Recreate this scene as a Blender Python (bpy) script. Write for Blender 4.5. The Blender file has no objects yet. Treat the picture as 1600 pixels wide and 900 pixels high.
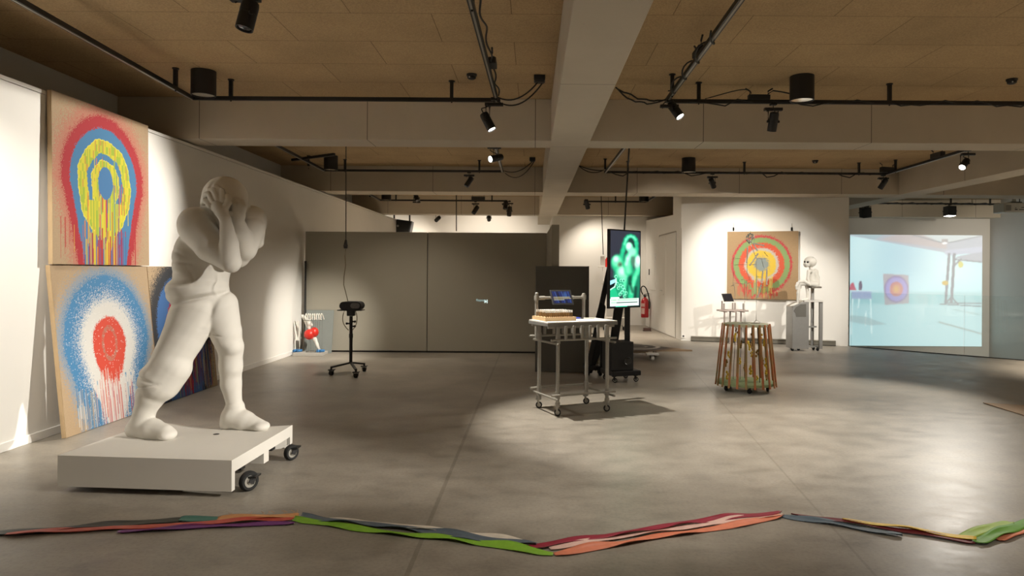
import bpy, math, random
import numpy as np
from mathutils import Vector, Matrix, Quaternion

random.seed(7)
RNG = np.random.default_rng(11)
SC = bpy.context.scene
COL = SC.collection
PI = math.pi
FPX, VX, VY, ROLL, CAMZ = 1067.0, 835.0, 425.0, 0.0065, 1.5
CT, ST = math.cos(ROLL), math.sin(ROLL)


# ---------------------------------------------------------------- measuring
def _uv(x, y):
    u, v = x - VX, y - VY
    return u * CT + v * ST, -u * ST + v * CT


def P(x, y, Y):
    """the point seen at pixel x, y at distance Y"""
    u, v = _uv(x, y)
    return Vector((u / FPX * Y, Y, CAMZ - v / FPX * Y))


def G(x, y, z=0.0):
    """the point of the horizontal plane z seen at pixel x, y"""
    u, v = _uv(x, y)
    Y = (CAMZ - z) * FPX / v
    return Vector((u / FPX * Y, Y, z))


# ---------------------------------------------------------------- mesh building
def basis(d):
    d = Vector(d).normalized()
    a = Vector((0, 0, 1)) if abs(d.z) < 0.95 else Vector((1, 0, 0))
    x = d.cross(a).normalized()
    y = x.cross(d).normalized()
    return x, y, d


class MB:
    def __init__(s):
        s.v, s.f, s.mi = [], [], []
        s.cur = 0

    def slot(s, i):
        s.cur = i
        return s

    def _add(s, vs, fs):
        n = len(s.v)
        s.v.extend([tuple(p) for p in vs])
        for f in fs:
            s.f.append(tuple(i + n for i in f))
            s.mi.append(s.cur)
        return s

    def hexa(s, p):
        """eight corners: 0-3 lower loop, 4-7 upper loop"""
        return s._add(p, [(3, 2, 1, 0), (4, 5, 6, 7), (0, 1, 5, 4), (1, 2, 6, 5), (2, 3, 7, 6), (3, 0, 4, 7)])

    def box(s, lo, hi, M=None):
        x0, y0, z0 = lo
        x1, y1, z1 = hi
        p = [Vector(q) for q in ((x0, y0, z0), (x1, y0, z0), (x1, y1, z0), (x0, y1, z0),
                                 (x0, y0, z1), (x1, y0, z1), (x1, y1, z1), (x0, y1, z1))]
        if M is not None:
            p = [M @ q for q in p]
        return s.hexa(p)

    def cbox(s, c, sz, M=None):
        c = Vector(c)
        h = Vector(sz) / 2
        if M is None:
            return s.box(c - h, c + h)
        return s.box(-h, h, Matrix.Translation(c) @ M)

    def bar(s, a, b, w, t, up=(0, 0, 1)):
        """square bar from a to b, w across, t along up"""
        a, b = Vector(a), Vector(b)
        d = (b - a).normalized()
        u = Vector(up)
        x = d.cross(u).normalized()
        u = x.cross(d).normalized()
        x *= w / 2
        u *= t / 2
        return s.hexa([a - x - u, a + x - u, b + x - u, b - x - u, a - x + u, a + x + u, b + x + u, b - x + u])

    def cone(s, a, b, r0, r1=None, n=20, caps=True):
        a, b = Vector(a), Vector(b)
        r1 = r0 if r1 is None else r1
        x, y, d = basis(b - a)
        vs, fs = [], []
        for c, r in ((a, r0), (b, r1)):
            for i in range(n):
                t = 2 * PI * i / n
                vs.append(c + (x * math.cos(t) + y * math.sin(t)) * r)
        for i in range(n):
            j = (i + 1) % n
            fs.append((i, j, n + j, n + i))
        if caps:
            fs.append(tuple(range(n - 1, -1, -1)))
            fs.append(tuple(range(n, 2 * n)))
        return s._add(vs, fs)

    def lathe(s, prof, o=(0, 0, 0), axis=(0, 0, 1), n=24, close=False):
        """profile of (radius, height) pairs round an axis"""
        o = Vector(o)
        x, y, d = basis(axis)
        vs, fs = [], []
        for r, h in prof:
            for i in range(n):
                t = 2 * PI * i / n
                vs.append(o + (x * math.cos(t) + y * math.sin(t)) * max(r, 1e-5) + d * h)
        m = len(prof)
        for k in range(m - 1 + (1 if close else 0)):
            k2 = (k + 1) % m
            for i in range(n):
                j = (i + 1) % n
                fs.append((k * n + i, k * n + j, k2 * n + j, k2 * n + i))
        if not close:
            fs.append(tuple(range(n - 1, -1, -1)))
            fs.append(tuple(range((m - 1) * n, m * n)))
        return s._add(vs, fs)

    def torus(s, c, axis, R, r, n=28, m=8):
        prof = [(R + r * math.cos(2 * PI * k / m), r * math.sin(2 * PI * k / m)) for k in range(m)]
        return s.lathe(prof, c, axis, n, close=True)

    def tube(s, pts, r, n=8, closed=False):
        pts = [Vector(p) for p in pts]
        m = len(pts)
        rr = r if isinstance(r, (list, tuple)) else [r] * m
        vs, fs = [], []
        pre = None
        for k, p in enumerate(pts):
            if closed:
                t = pts[(k + 1) % m] - pts[k - 1]
            else:
                t = pts[min(k + 1, m - 1)] - pts[max(k - 1, 0)]
            t.normalize()
            if pre is None:
                x, y, _ = basis(t)
            else:
                x = (pre - t * pre.dot(t))
                if x.length < 1e-6:
                    x, y, _ = basis(t)
                x.normalize()
                y = t.cross(x)
            pre = x
            for i in range(n):
                a = 2 * PI * i / n
                vs.append(p + (x * math.cos(a) + y * math.sin(a)) * rr[k])
        for k in range(m - (0 if closed else 1)):
            k2 = (k + 1) % m
            for i in range(n):
                j = (i + 1) % n
                fs.append((k * n + i, k * n + j, k2 * n + j, k2 * n + i))
        if not closed:
            fs.append(tuple(range(n - 1, -1, -1)))
            fs.append(tuple(range((m - 1) * n, m * n)))
        return s._add(vs, fs)

    def ball(s, c, r, n=14, m=9, M=None):
        c = Vector(c)
        r = Vector(r) if isinstance(r, (tuple, list, Vector)) else Vector((r, r, r))
        vs, fs = [], []
        vs.append(Vector((0, 0, -1)))
        for k in range(1, m):
            a = -PI / 2 + PI * k / m
            for i in range(n):
                t = 2 * PI * i / n
                vs.append(Vector((math.cos(a) * math.cos(t), math.cos(a) * math.sin(t), math.sin(a))))
        vs.append(Vector((0, 0, 1)))
        vs = [Vector((p.x * r.x, p.y * r.y, p.z * r.z)) for p in vs]
        if M is not None:
            vs = [M @ p for p in vs]
        vs = [p + c for p in vs]
        for i in range(n):
            fs.append((0, 1 + (i + 1) % n, 1 + i))
        for k in range(m - 2):
            for i in range(n):
                j = (i + 1) % n
                a, b = 1 + k * n, 1 + (k + 1) * n
                fs.append((a + i, a + j, b + j, b + i))
        t = len(vs) - 1
        b = 1 + (m - 2) * n
        for i in range(n):
            fs.append((t, b + i, b + (i + 1) % n))
        return s._add(vs, fs)

    def prism(s, poly, z0, z1):
        """counter-clockwise polygon in x, y extruded from z0 to z1"""
        n = len(poly)
        vs = [Vector((p[0], p[1], z0)) for p in poly] + [Vector((p[0], p[1], z1)) for p in poly]
        fs = [tuple(range(n - 1, -1, -1)), tuple(range(n, 2 * n))]
        for i in range(n):
            j = (i + 1) % n
            fs.append((i, j, n + j, n + i))
        return s._add(vs, fs)

    def slab(s, pts, nrm, t):
        """planar polygon thickened by t along nrm"""
        pts = [Vector(p) for p in pts]
        o = Vector(nrm).normalized() * t
        n = len(pts)
        vs = pts + [p + o for p in pts]
        fs = [tuple(range(n - 1, -1, -1)), tuple(range(n, 2 * n))]
        for i in range(n):
            j = (i + 1) % n
            fs.append((i, j, n + j, n + i))
        return s._add(vs, fs)


def world_loc(o):
    p = Vector((0, 0, 0))
    while o is not None:
        p += Vector(o.location)
        o = o.parent
    return p


def obj(name, mb, mats, parent=None, smooth=False, bevel=0.0, local=False, angle=40):
    """one mesh object; vertices are given in place unless local"""
    me = bpy.data.meshes.new(name)
    off = Vector((0, 0, 0)) if (local or parent is None) else world_loc(parent)
    me.from_pydata([(p[0] - off.x, p[1] - off.y, p[2] - off.z) for p in mb.v], [], mb.f)
    mats = mats if isinstance(mats, (list, tuple)) else [mats]
    for m in mats:
        me.materials.append(m)
    if len(mats) > 1:
        me.polygons.foreach_set('material_index', mb.mi)
    import bmesh
    bm = bmesh.new()
    bm.from_mesh(me)
    bmesh.ops.recalc_face_normals(bm, faces=bm.faces)
    bm.to_mesh(me)
    bm.free()
    o = bpy.data.objects.new(name, me)
    COL.objects.link(o)
    if parent is not None:
        o.parent = parent
    if smooth:
        me.polygons.foreach_set('use_smooth', [True] * len(me.polygons))
        if smooth != 'all':
            me.set_sharp_from_angle(angle=math.radians(angle))
    if bevel:
        b = o.modifiers.new('edge', 'BEVEL')
        b.width = bevel
        b.segments = 2
        b.limit_method = 'ANGLE'
        b.angle_limit = math.radians(50)
    me.update()
    return o


def raw(name, V, F, mat, parent=None, smooth=True):
    """mesh from numpy arrays (quads)"""
    me = bpy.data.meshes.new(name)
    off = world_loc(parent) if parent is not None else Vector((0, 0, 0))
    V = np.asarray(V, dtype=np.float64) - np.array(off)
    me.vertices.add(len(V))
    me.vertices.foreach_set('co', V.astype(np.float32).ravel())
    nf = len(F)
    me.loops.add(nf * 4)
    me.loops.foreach_set('vertex_index', np.asarray(F, dtype=np.int32).ravel())
    me.polygons.add(nf)
    me.polygons.foreach_set('loop_start', np.arange(nf, dtype=np.int32) * 4)
    me.polygons.foreach_set('loop_total', np.full(nf, 4, dtype=np.int32))
    me.update(calc_edges=True)
    me.validate()
    me.polygons.foreach_set('use_smooth', [smooth] * len(me.polygons))
    me.materials.append(mat)
    o = bpy.data.objects.new(name, me)
    COL.objects.link(o)
    if parent is not None:
        o.parent = parent
    return o


def tag(o, label=None, cat=None, group=None, kind=None):
    if label:
        o['label'] = label
    if cat:
        o['category'] = cat
    if group:
        o['group'] = group
    if kind:
        o['kind'] = kind
    return o


def thing(name, label, cat, loc=(0, 0, 0), group=None):
    o = bpy.data.objects.new(name, None)
    o.empty_display_size = 0.1
    COL.objects.link(o)
    o.location = loc
    return tag(o, label, cat, group)


def struct(name, mb, m, bevel=0.0, smooth=False, label=None):
    return tag(obj(name, mb, m, bevel=bevel, smooth=smooth), label, None, None, 'structure')


def dup(root, label=None, loc=None):
    r = root.copy()
    COL.objects.link(r)
    if loc is not None:
        r.location = loc
    if label:
        r['label'] = label
    for ch in list(root.children):
        c = ch.copy()
        COL.objects.link(c)
        c.parent = r
        for g in list(ch.children):
            d = g.copy()
            COL.objects.link(d)
            d.parent = c
    return r


# ---------------------------------------------------------------- materials
def lin(c):
    """0-255 display colour to linear"""
    out = []
    for x in c:
        x = x / 255.0
        out.append(x / 12.92 if x <= 0.04045 else ((x + 0.055) / 1.055) ** 2.4)
    return tuple(out)


def new_mat(name):
    m = bpy.data.materials.new(name)
    m.use_nodes = True
    nt = m.node_tree
    return m, nt, nt.nodes['Principled BSDF']


def nd(nt, typ, **kw):
    n = nt.nodes.new(typ)
    for k, v in kw.items():
        setattr(n, k, v)
    return n


def mix_col(nt, fac, a, b):
    n = nd(nt, 'ShaderNodeMix', data_type='RGBA')
    if isinstance(fac, (int, float)):
        n.inputs[0].default_value = fac
    else:
        nt.links.new(fac, n.inputs[0])
    for s, k in ((a, 6), (b, 7)):
        if isinstance(s, tuple):
            n.inputs[k].default_value = (*s[:3], 1)
        else:
            nt.links.new(s, n.inputs[k])
    return n.outputs[2]


def noise(nt, scale, detail=4, rough=0.55, vec=None, stretch=None):
    tc = nd(nt, 'ShaderNodeTexCoord')
    v = tc.outputs['Object'] if vec is None else vec
    if stretch:
        mp = nd(nt, 'ShaderNodeMapping')
        mp.inputs['Scale'].default_value = stretch
        nt.links.new(v, mp.inputs['Vector'])
        v = mp.outputs[0]
    n = nd(nt, 'ShaderNodeTexNoise')
    n.inputs['Scale'].default_value = scale
    n.inputs['Detail'].default_value = detail
    n.inputs['Roughness'].default_value = rough
    nt.links.new(v, n.inputs['Vector'])
    return n.outputs['Fac']


def ramp(nt, fac, stops):
    r = nd(nt, 'ShaderNodeValToRGB')
    e = r.color_ramp.elements
    while len(e) < len(stops):
        e.new(0.5)
    for k, (p, c) in enumerate(stops):
        e[k].position = p
        e[k].color = (*c, 1) if not isinstance(c, (int, float)) else (c, c, c, 1)
    nt.links.new(fac, r.inputs[0])
    return r.outputs[0]


def bump(nt, bsdf, h, strength, dist=0.01):
    b = nd(nt, 'ShaderNodeBump')
    b.inputs['Strength'].default_value = strength
    b.inputs['Distance'].default_value = dist
    nt.links.new(h, b.inputs['Height'])
    nt.links.new(b.outputs[0], bsdf.inputs['Normal'])


def paint(name, c, rough=0.5, metal=0.0, var=0.08, scale=12.0, bmp=0.0, spec=0.5):
    m, nt, b = new_mat(name)
    f = noise(nt, scale)
    a = tuple(max(0, x * (1 - var)) for x in c)
    d = tuple(min(1, x * (1 + var)) for x in c)
    nt.links.new(mix_col(nt, f, a, d), b.inputs['Base Color'])
    b.inputs['Roughness'].default_value = rough
    b.inputs['Metallic'].default_value = metal
    b.inputs['Specular IOR Level'].default_value = spec
    if bmp:
        bump(nt, b, noise(nt, scale * 6, 3), bmp, 0.004)
    return m


def glow(name, c, strength):
    m, nt, b = new_mat(name)
    b.inputs['Base Color'].default_value = (0.02, 0.02, 0.02, 1)
    f = noise(nt, 30)
    nt.links.new(mix_col(nt, f, tuple(x * 0.97 for x in c), c), b.inputs['Emission Color'])
    b.inputs['Emission Strength'].default_value = strength
    return m


def attr_mat(name, emit=0.0, rough=0.8, bmp=0.15, base=None):
    """surface that carries an artwork's own colours"""
    m, nt, b = new_mat(name)
    a = nd(nt, 'ShaderNodeAttribute', attribute_name='Col')
    if emit:
        b.inputs['Base Color'].default_value = (*(base or (0.01, 0.01, 0.01)), 1)
        nt.links.new(a.outputs['Color'], b.inputs['Emission Color'])
        b.inputs['Emission Strength'].default_value = emit
    else:
        nt.links.new(a.outputs['Color'], b.inputs['Base Color'])
    b.inputs['Roughness'].default_value = rough
    if bmp:
        bump(nt, b, noise(nt, 350, 2), bmp, 0.001)
    return m


# ---------------------------------------------------------------- artwork canvases
class Canvas:
    """pixels of an artwork; row 0 is its top edge, u and v run 0-1"""

    def __init__(s, w, h, c):
        s.w, s.h = w, h
        s.a = np.empty((h, w, 3))
        s.a[:] = c
        s.u, s.v = np.meshgrid((np.arange(w) + .5) / w, (np.arange(h) + .5) / h)

    def put(s, mask, c, al=1.0):
        mk = np.clip(mask.astype(float), 0, 1)[..., None] * al
        s.a = s.a * (1 - mk) + np.array(c, dtype=float) * mk
        return s

    def poly(s, pts, c, al=1.0):
        ins = np.zeros((s.h, s.w), bool)
        n = len(pts)
        for i in range(n):
            x0, y0 = pts[i]
            x1, y1 = pts[(i + 1) % n]
            if y0 == y1:
                continue
            cond = ((s.v < y0) != (s.v < y1)) & (s.u < (x1 - x0) * (s.v - y0) / (y1 - y0) + x0)
            ins ^= cond
        return s.put(ins, c, al)

    def seg(s, p, q, w, c, al=1.0, soft=None, asp=1.0):
        px, py = p
        qx, qy = q
        dx, dy = (qx - px) * asp, qy - py
        t = np.clip((((s.u - px) * asp) * dx + (s.v - py) * dy) / (dx * dx + dy * dy + 1e-12), 0, 1)
        d = np.hypot((s.u - px) * asp - t * dx, s.v - py - t * dy)
        if soft:
            return s.put(np.clip((w / 2 + soft - d) / (2 * soft), 0, 1), c, al)
        return s.put(d < w / 2, c, al)

    def ell(s, cx, cy, rx, ry, c, al=1.0, soft=0.0):
        r = np.hypot((s.u - cx) / rx, (s.v - cy) / ry)
        if soft:
            return s.put(np.clip((1 + soft - r) / (2 * soft), 0, 1), c, al)
        return s.put(r < 1, c, al)

    def blur(s, n):
        for _ in range(n):
            p = np.pad(s.a, ((1, 1), (1, 1), (0, 0)), 'edge')
            s.a = (p[:-2, 1:-1] + p[2:, 1:-1] + p[1:-1, :-2] + p[1:-1, 2:] + 2 * p[1:-1, 1:-1]) / 6
        return s


def sheet(name, cv, tl, tr, bl, mat, parent):
    """the canvas spread over the parallelogram tl, tr, bl, one vertex to a pixel"""
    tl, tr, bl = (np.array(p, dtype=float) for p in (tl, tr, bl))
    uu, vv = np.meshgrid(np.linspace(0, 1, cv.w), np.linspace(0, 1, cv.h))
    V = tl + uu[..., None] * (tr - tl) + vv[..., None] * (bl - tl)
    idx = np.arange(cv.w * cv.h).reshape(cv.h, cv.w)
    F = np.stack([idx[1:, :-1], idx[1:, 1:], idx[:-1, 1:], idx[:-1, :-1]], -1).reshape(-1, 4)
    o = raw(name, V.reshape(-1, 3), F, mat, parent, smooth=False)
    a = np.clip(cv.a, 0, 255) / 255.0
    L = np.where(a <= 0.04045, a / 12.92, ((a + 0.055) / 1.055) ** 2.4)
    rgba = np.concatenate([L.reshape(-1, 3), np.ones((cv.w * cv.h, 1))], 1).astype(np.float32)
    at = o.data.color_attributes.new('Col', 'FLOAT_COLOR', 'POINT')
    at.data.foreach_set('color', rgba.ravel())
    return o


# ---------------------------------------------------------------- sculpting
class Sculpt:
    """one continuous surface blended from limbs"""

    def __init__(s, lo, hi, h):
        s.lo, s.h = np.array(lo, float), h
        n = np.ceil((np.array(hi, float) - s.lo) / h).astype(int) + 1
        s.F = np.full(n, 1.0)
        s.ax = [s.lo[i] + np.arange(n[i]) * h for i in range(3)]

    def block(s, lo, hi):
        sl = []
        for i in range(3):
            a = int(max(0, math.floor((lo[i] - s.lo[i]) / s.h)))
            b = int(min(s.F.shape[i], math.ceil((hi[i] - s.lo[i]) / s.h) + 1))
            sl.append(slice(a, max(a + 1, b)))
        X = np.meshgrid(*[s.ax[i][sl[i]] for i in range(3)], indexing='ij')
        return tuple(sl), X

    def join(s, sl, d, k):
        f = s.F[sl]
        if k <= 0:
            s.F[sl] = np.minimum(f, d)
        else:
            h = np.clip(0.5 + 0.5 * (d - f) / k, 0, 1)
            s.F[sl] = d * (1 - h) + f * h - k * h * (1 - h)

    def limb(s, a, b, ra, rb=None, k=0.03):
        rb = ra if rb is None else rb
        a, b = np.array(a, float), np.array(b, float)
        R = max(ra, rb) + 0.07 + k
        sl, X = s.block(np.minimum(a, b) - R, np.maximum(a, b) + R)
        ba = b - a
        q = [X[i] - a[i] for i in range(3)]
        t = np.clip((q[0] * ba[0] + q[1] * ba[1] + q[2] * ba[2]) / (ba @ ba + 1e-12), 0, 1)
        d = np.sqrt(sum((q[i] - t * ba[i]) ** 2 for i in range(3))) - (ra + (rb - ra) * t)
        s.join(sl, d, k)
        return s

    def chain(s, pts, rs, k=0.03):
        for i in range(len(pts) - 1):
            s.limb(pts[i], pts[i + 1], rs[i], rs[i + 1], k)
        return s

    def lump(s, c, r, k=0.03, rot=None, cut=False):
        c = np.array(c, float)
        r = np.array(r if isinstance(r, (tuple, list)) else (r, r, r), float)
        R = r.max() + 0.07 + k
        sl, X = s.block(c - R, c + R)
        q = [X[i] - c[i] for i in range(3)]
        if rot is not None:
            M = np.array(rot.transposed())
            q = [sum(M[i][j] * q[j] for j in range(3)) for i in range(3)]
        k0 = np.sqrt(sum((q[i] / r[i]) ** 2 for i in range(3)))
        k1 = np.sqrt(sum((q[i] / r[i] ** 2) ** 2 for i in range(3))) + 1e-9
        d = k0 * (k0 - 1) / k1
        if cut:
            f = s.F[sl]
            h = np.clip(0.5 - 0.5 * (f + d) / max(k, 1e-6), 0, 1)
            s.F[sl] = f * (1 - h) - d * h + k * h * (1 - h)
        else:
            s.join(sl, d, k)
        return s

    def cutz(s, z):
        """flat sole at height z"""
        Z = s.ax[2][None, None, :]
        s.F = np.maximum(s.F, z - Z + 0 * s.F)
        return s

    def mesh(s):
        F = s.F
        S = F < 0
        sh = tuple(n - 1 for n in F.shape)
        acc = np.zeros(sh + (3,))
        cnt = np.zeros(sh)
        offs = [(0, 0, 0), (1, 0, 0), (0, 1, 0), (1, 1, 0), (0, 0, 1), (1, 0, 1), (0, 1, 1), (1, 1, 1)]

        def sl(o):
            return tuple(slice(o[i], o[i] + sh[i]) for i in range(3))
        for a in range(8):
            for b in range(a + 1, 8):
                if sum(abs(offs[a][i] - offs[b][i]) for i in range(3)) != 1:
                    continue
                fa, fb = F[sl(offs[a])], F[sl(offs[b])]
                m = S[sl(offs[a])] != S[sl(offs[b])]
                t = np.where(m, fa / np.where(m, fa - fb, 1), 0)
                for i in range(3):
                    acc[..., i] += np.where(m, offs[a][i] + t * (offs[b][i] - offs[a][i]), 0)
                cnt += m
        act = cnt > 0
        idx = np.full(sh, -1)
        idx[act] = np.arange(act.sum())
        I = np.argwhere(act)
        V = s.lo + (I + acc[act] / cnt[act][:, None]) * s.h
        quads = []
        for ax in range(3):
            o1, o2 = [(1, 2), (2, 0), (0, 1)][ax]
            a0 = [slice(1, -1)] * 3
            a1 = [slice(1, -1)] * 3
            a0[ax] = slice(0, -1)
            a1[ax] = slice(1, None)
            ch = S[tuple(a0)] != S[tuple(a1)]
            ins = S[tuple(a0)]
            e = np.argwhere(ch)
            if not len(e):
                continue
            base = e.copy()
            for i in range(3):
                if i != ax:
                    base[:, i] += 1
            fl = ins[ch]

            def cell(d1, d2):
                c = base.copy()
                c[:, o1] += d1
                c[:, o2] += d2
                return idx[c[:, 0], c[:, 1], c[:, 2]]
            q = np.stack([cell(-1, -1), cell(0, -1), cell(0, 0), cell(-1, 0)], -1)
            q[~fl] = q[~fl][:, ::-1]
            quads.append(q)
        Q = np.concatenate(quads)
        Q = Q[(Q >= 0).all(1)]
        return V, Q


def relax(V, F, n):
    """even out a sculpted surface"""
    e = np.concatenate([F[:, [i, (i + 1) % 4]] for i in range(4)])
    for k in range(n):
        lam = .5 if k % 2 == 0 else -.48
        acc = np.zeros_like(V)
        cnt = np.zeros(len(V))
        for a, b in ((0, 1), (1, 0)):
            np.add.at(acc, e[:, a], V[e[:, b]])
            np.add.at(cnt, e[:, a], 1)
        V = V + lam * (acc / np.maximum(cnt, 1)[:, None] - V)
    return V


def bez(p0, p1, p2, p3, n=12):
    p0, p1, p2, p3 = (Vector(p) for p in (p0, p1, p2, p3))
    out = []
    for i in range(n + 1):
        t = i / n
        out.append(p0 * (1 - t) ** 3 + p1 * 3 * t * (1 - t) ** 2 + p2 * 3 * t * t * (1 - t) + p3 * t ** 3)
    return out


def sag(a, b, drop, n=12, wob=0.0):
    a, b = Vector(a), Vector(b)
    out = []
    for i in range(n + 1):
        t = i / n
        p = a.lerp(b, t)
        p.z -= drop * 4 * t * (1 - t)
        if wob and 0 < i < n:
            p += Vector((random.uniform(-wob, wob), random.uniform(-wob, wob), random.uniform(-wob, wob)))
        out.append(p)
    return out
# ================================================================ materials
white_wall = paint('white wall paint', (0.79, 0.775, 0.735), 0.75, var=0.02, scale=3, bmp=0.03, spec=0.25)
grey_wall = paint('pale grey wall paint', (0.58, 0.575, 0.55), 0.8, var=0.03, scale=3, spec=0.2)
partition_grey = paint('warm grey partition paint', (0.35, 0.328, 0.268), 0.75, var=0.03, scale=2, spec=0.25)
board_grey = paint('charcoal board paint', (0.115, 0.112, 0.098), 0.7, var=0.05)
slate_panel = paint('slate grey panel', (0.22, 0.24, 0.225), 0.65, var=0.05)
black_metal = paint('black powder coat', (0.012, 0.012, 0.013), 0.45, var=0.2, scale=30)
black_plastic = paint('black plastic', (0.016, 0.016, 0.017), 0.55, var=0.2, scale=30)
black_rubber = paint('black rubber', (0.014, 0.014, 0.014), 0.8, var=0.2, scale=40)
black_cable = paint('black cable sheath', (0.010, 0.010, 0.010), 0.5, var=0.2, scale=60)
chrome = paint('bright steel', (0.75, 0.75, 0.75), 0.18, 1.0, var=0.05, scale=30)
galv = paint('galvanised tube', (0.36, 0.345, 0.305), 0.45, 0.5, var=0.12, scale=40)
plaster = paint('white plaster', (0.72, 0.695, 0.64), 0.7, var=0.03, scale=5, bmp=0.06, spec=0.3)
lamp_on = glow('lit lamp lens', (1.0, 0.95, 0.86), 14.0)
lamp_off = paint('dark lamp lens', (0.05, 0.05, 0.05), 0.15, var=0.1)
reflector = paint('ribbed reflector', (0.8, 0.78, 0.74), 0.12, 1.0, var=0.3, scale=90)


def concrete(name, c, joint=2.05, axis=0):
    m, nt, b = new_mat(name)
    f1 = noise(nt, 0.9, 5, 0.6)
    f2 = noise(nt, 16, 5, 0.65)
    c1 = mix_col(nt, f1, tuple(x * 0.82 for x in c), tuple(min(1, x * 1.14) for x in c))
    c2 = mix_col(nt, ramp(nt, f2, [(0.22, 0.72), (0.36, 1.0)]), (0.0, 0.0, 0.0), (1, 1, 1))
    mu = nd(nt, 'ShaderNodeMix', data_type='RGBA', blend_type='MULTIPLY')
    mu.inputs[0].default_value = 0.35
    nt.links.new(c1, mu.inputs[6])
    nt.links.new(c2, mu.inputs[7])
    # formwork joints
    tc = nd(nt, 'ShaderNodeTexCoord')
    sp = nd(nt, 'ShaderNodeSeparateXYZ')
    nt.links.new(tc.outputs['Object'], sp.inputs[0])
    md = nd(nt, 'ShaderNodeMath', operation='PINGPONG')
    nt.links.new(sp.outputs[axis], md.inputs[0])
    md.inputs[1].default_value = joint / 2
    lt = nd(nt, 'ShaderNodeMath', operation='LESS_THAN')
    nt.links.new(md.outputs[0], lt.inputs[0])
    lt.inputs[1].default_value = 0.005
    fin = mix_col(nt, lt.outputs[0], mu.outputs[2], tuple(x * 0.35 for x in c))
    nt.links.new(fin, b.inputs['Base Color'])
    b.inputs['Roughness'].default_value = 0.85
    b.inputs['Specular IOR Level'].default_value = 0.25
    bump(nt, b, f2, 0.12, 0.01)
    return m


conc_x = concrete('fair-faced concrete', (0.56, 0.50, 0.405), 2.05, 0)
conc_y = concrete('fair-faced concrete lengthwise', (0.58, 0.525, 0.435), 2.9, 1)


def ceiling_mat():
    m, nt, b = new_mat('wood fibre ceiling board')
    tc = nd(nt, 'ShaderNodeTexCoord')
    mp = nd(nt, 'ShaderNodeMapping')
    mp.inputs['Location'].default_value = (0.2, -5.59 + 0.685 * 12, 0)
    nt.links.new(tc.outputs['Object'], mp.inputs['Vector'])
    br = nd(nt, 'ShaderNodeTexBrick', offset=0.5)
    br.inputs['Scale'].default_value = 1
    br.inputs['Mortar Size'].default_value = 0.004
    br.inputs['Mortar Smooth'].default_value = 0.1
    br.inputs['Brick Width'].default_value = 1.32
    br.inputs['Row Height'].default_value = 0.685
    br.inputs['Color1'].default_value = (0.53, 0.385, 0.22, 1)
    br.inputs['Color2'].default_value = (0.50, 0.365, 0.21, 1)
    br.inputs['Mortar'].default_value = (0.27, 0.195, 0.11, 1)
    nt.links.new(mp.outputs[0], br.inputs['Vector'])
    f = noise(nt, 70, 4, 0.7)
    f2 = noise(nt, 1.2, 3)
    g = nd(nt, 'ShaderNodeMix', data_type='RGBA', blend_type='MULTIPLY')
    g.inputs[0].default_value = 1
    nt.links.new(br.outputs['Color'], g.inputs[6])
    nt.links.new(ramp(nt, f, [(0.28, 0.72), (0.62, 1.06)]), g.inputs[7])
    g2 = nd(nt, 'ShaderNodeMix', data_type='RGBA', blend_type='MULTIPLY')
    g2.inputs[0].default_value = 1
    nt.links.new(g.outputs[2], g2.inputs[6])
    nt.links.new(ramp(nt, f2, [(0.3, 0.88), (0.7, 1.05)]), g2.inputs[7])
    nt.links.new(g2.outputs[2], b.inputs['Base Color'])
    b.inputs['Roughness'].default_value = 0.95
    b.inputs['Specular IOR Level'].default_value = 0.1
    bump(nt, b, f, 0.3, 0.004)
    return m


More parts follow.
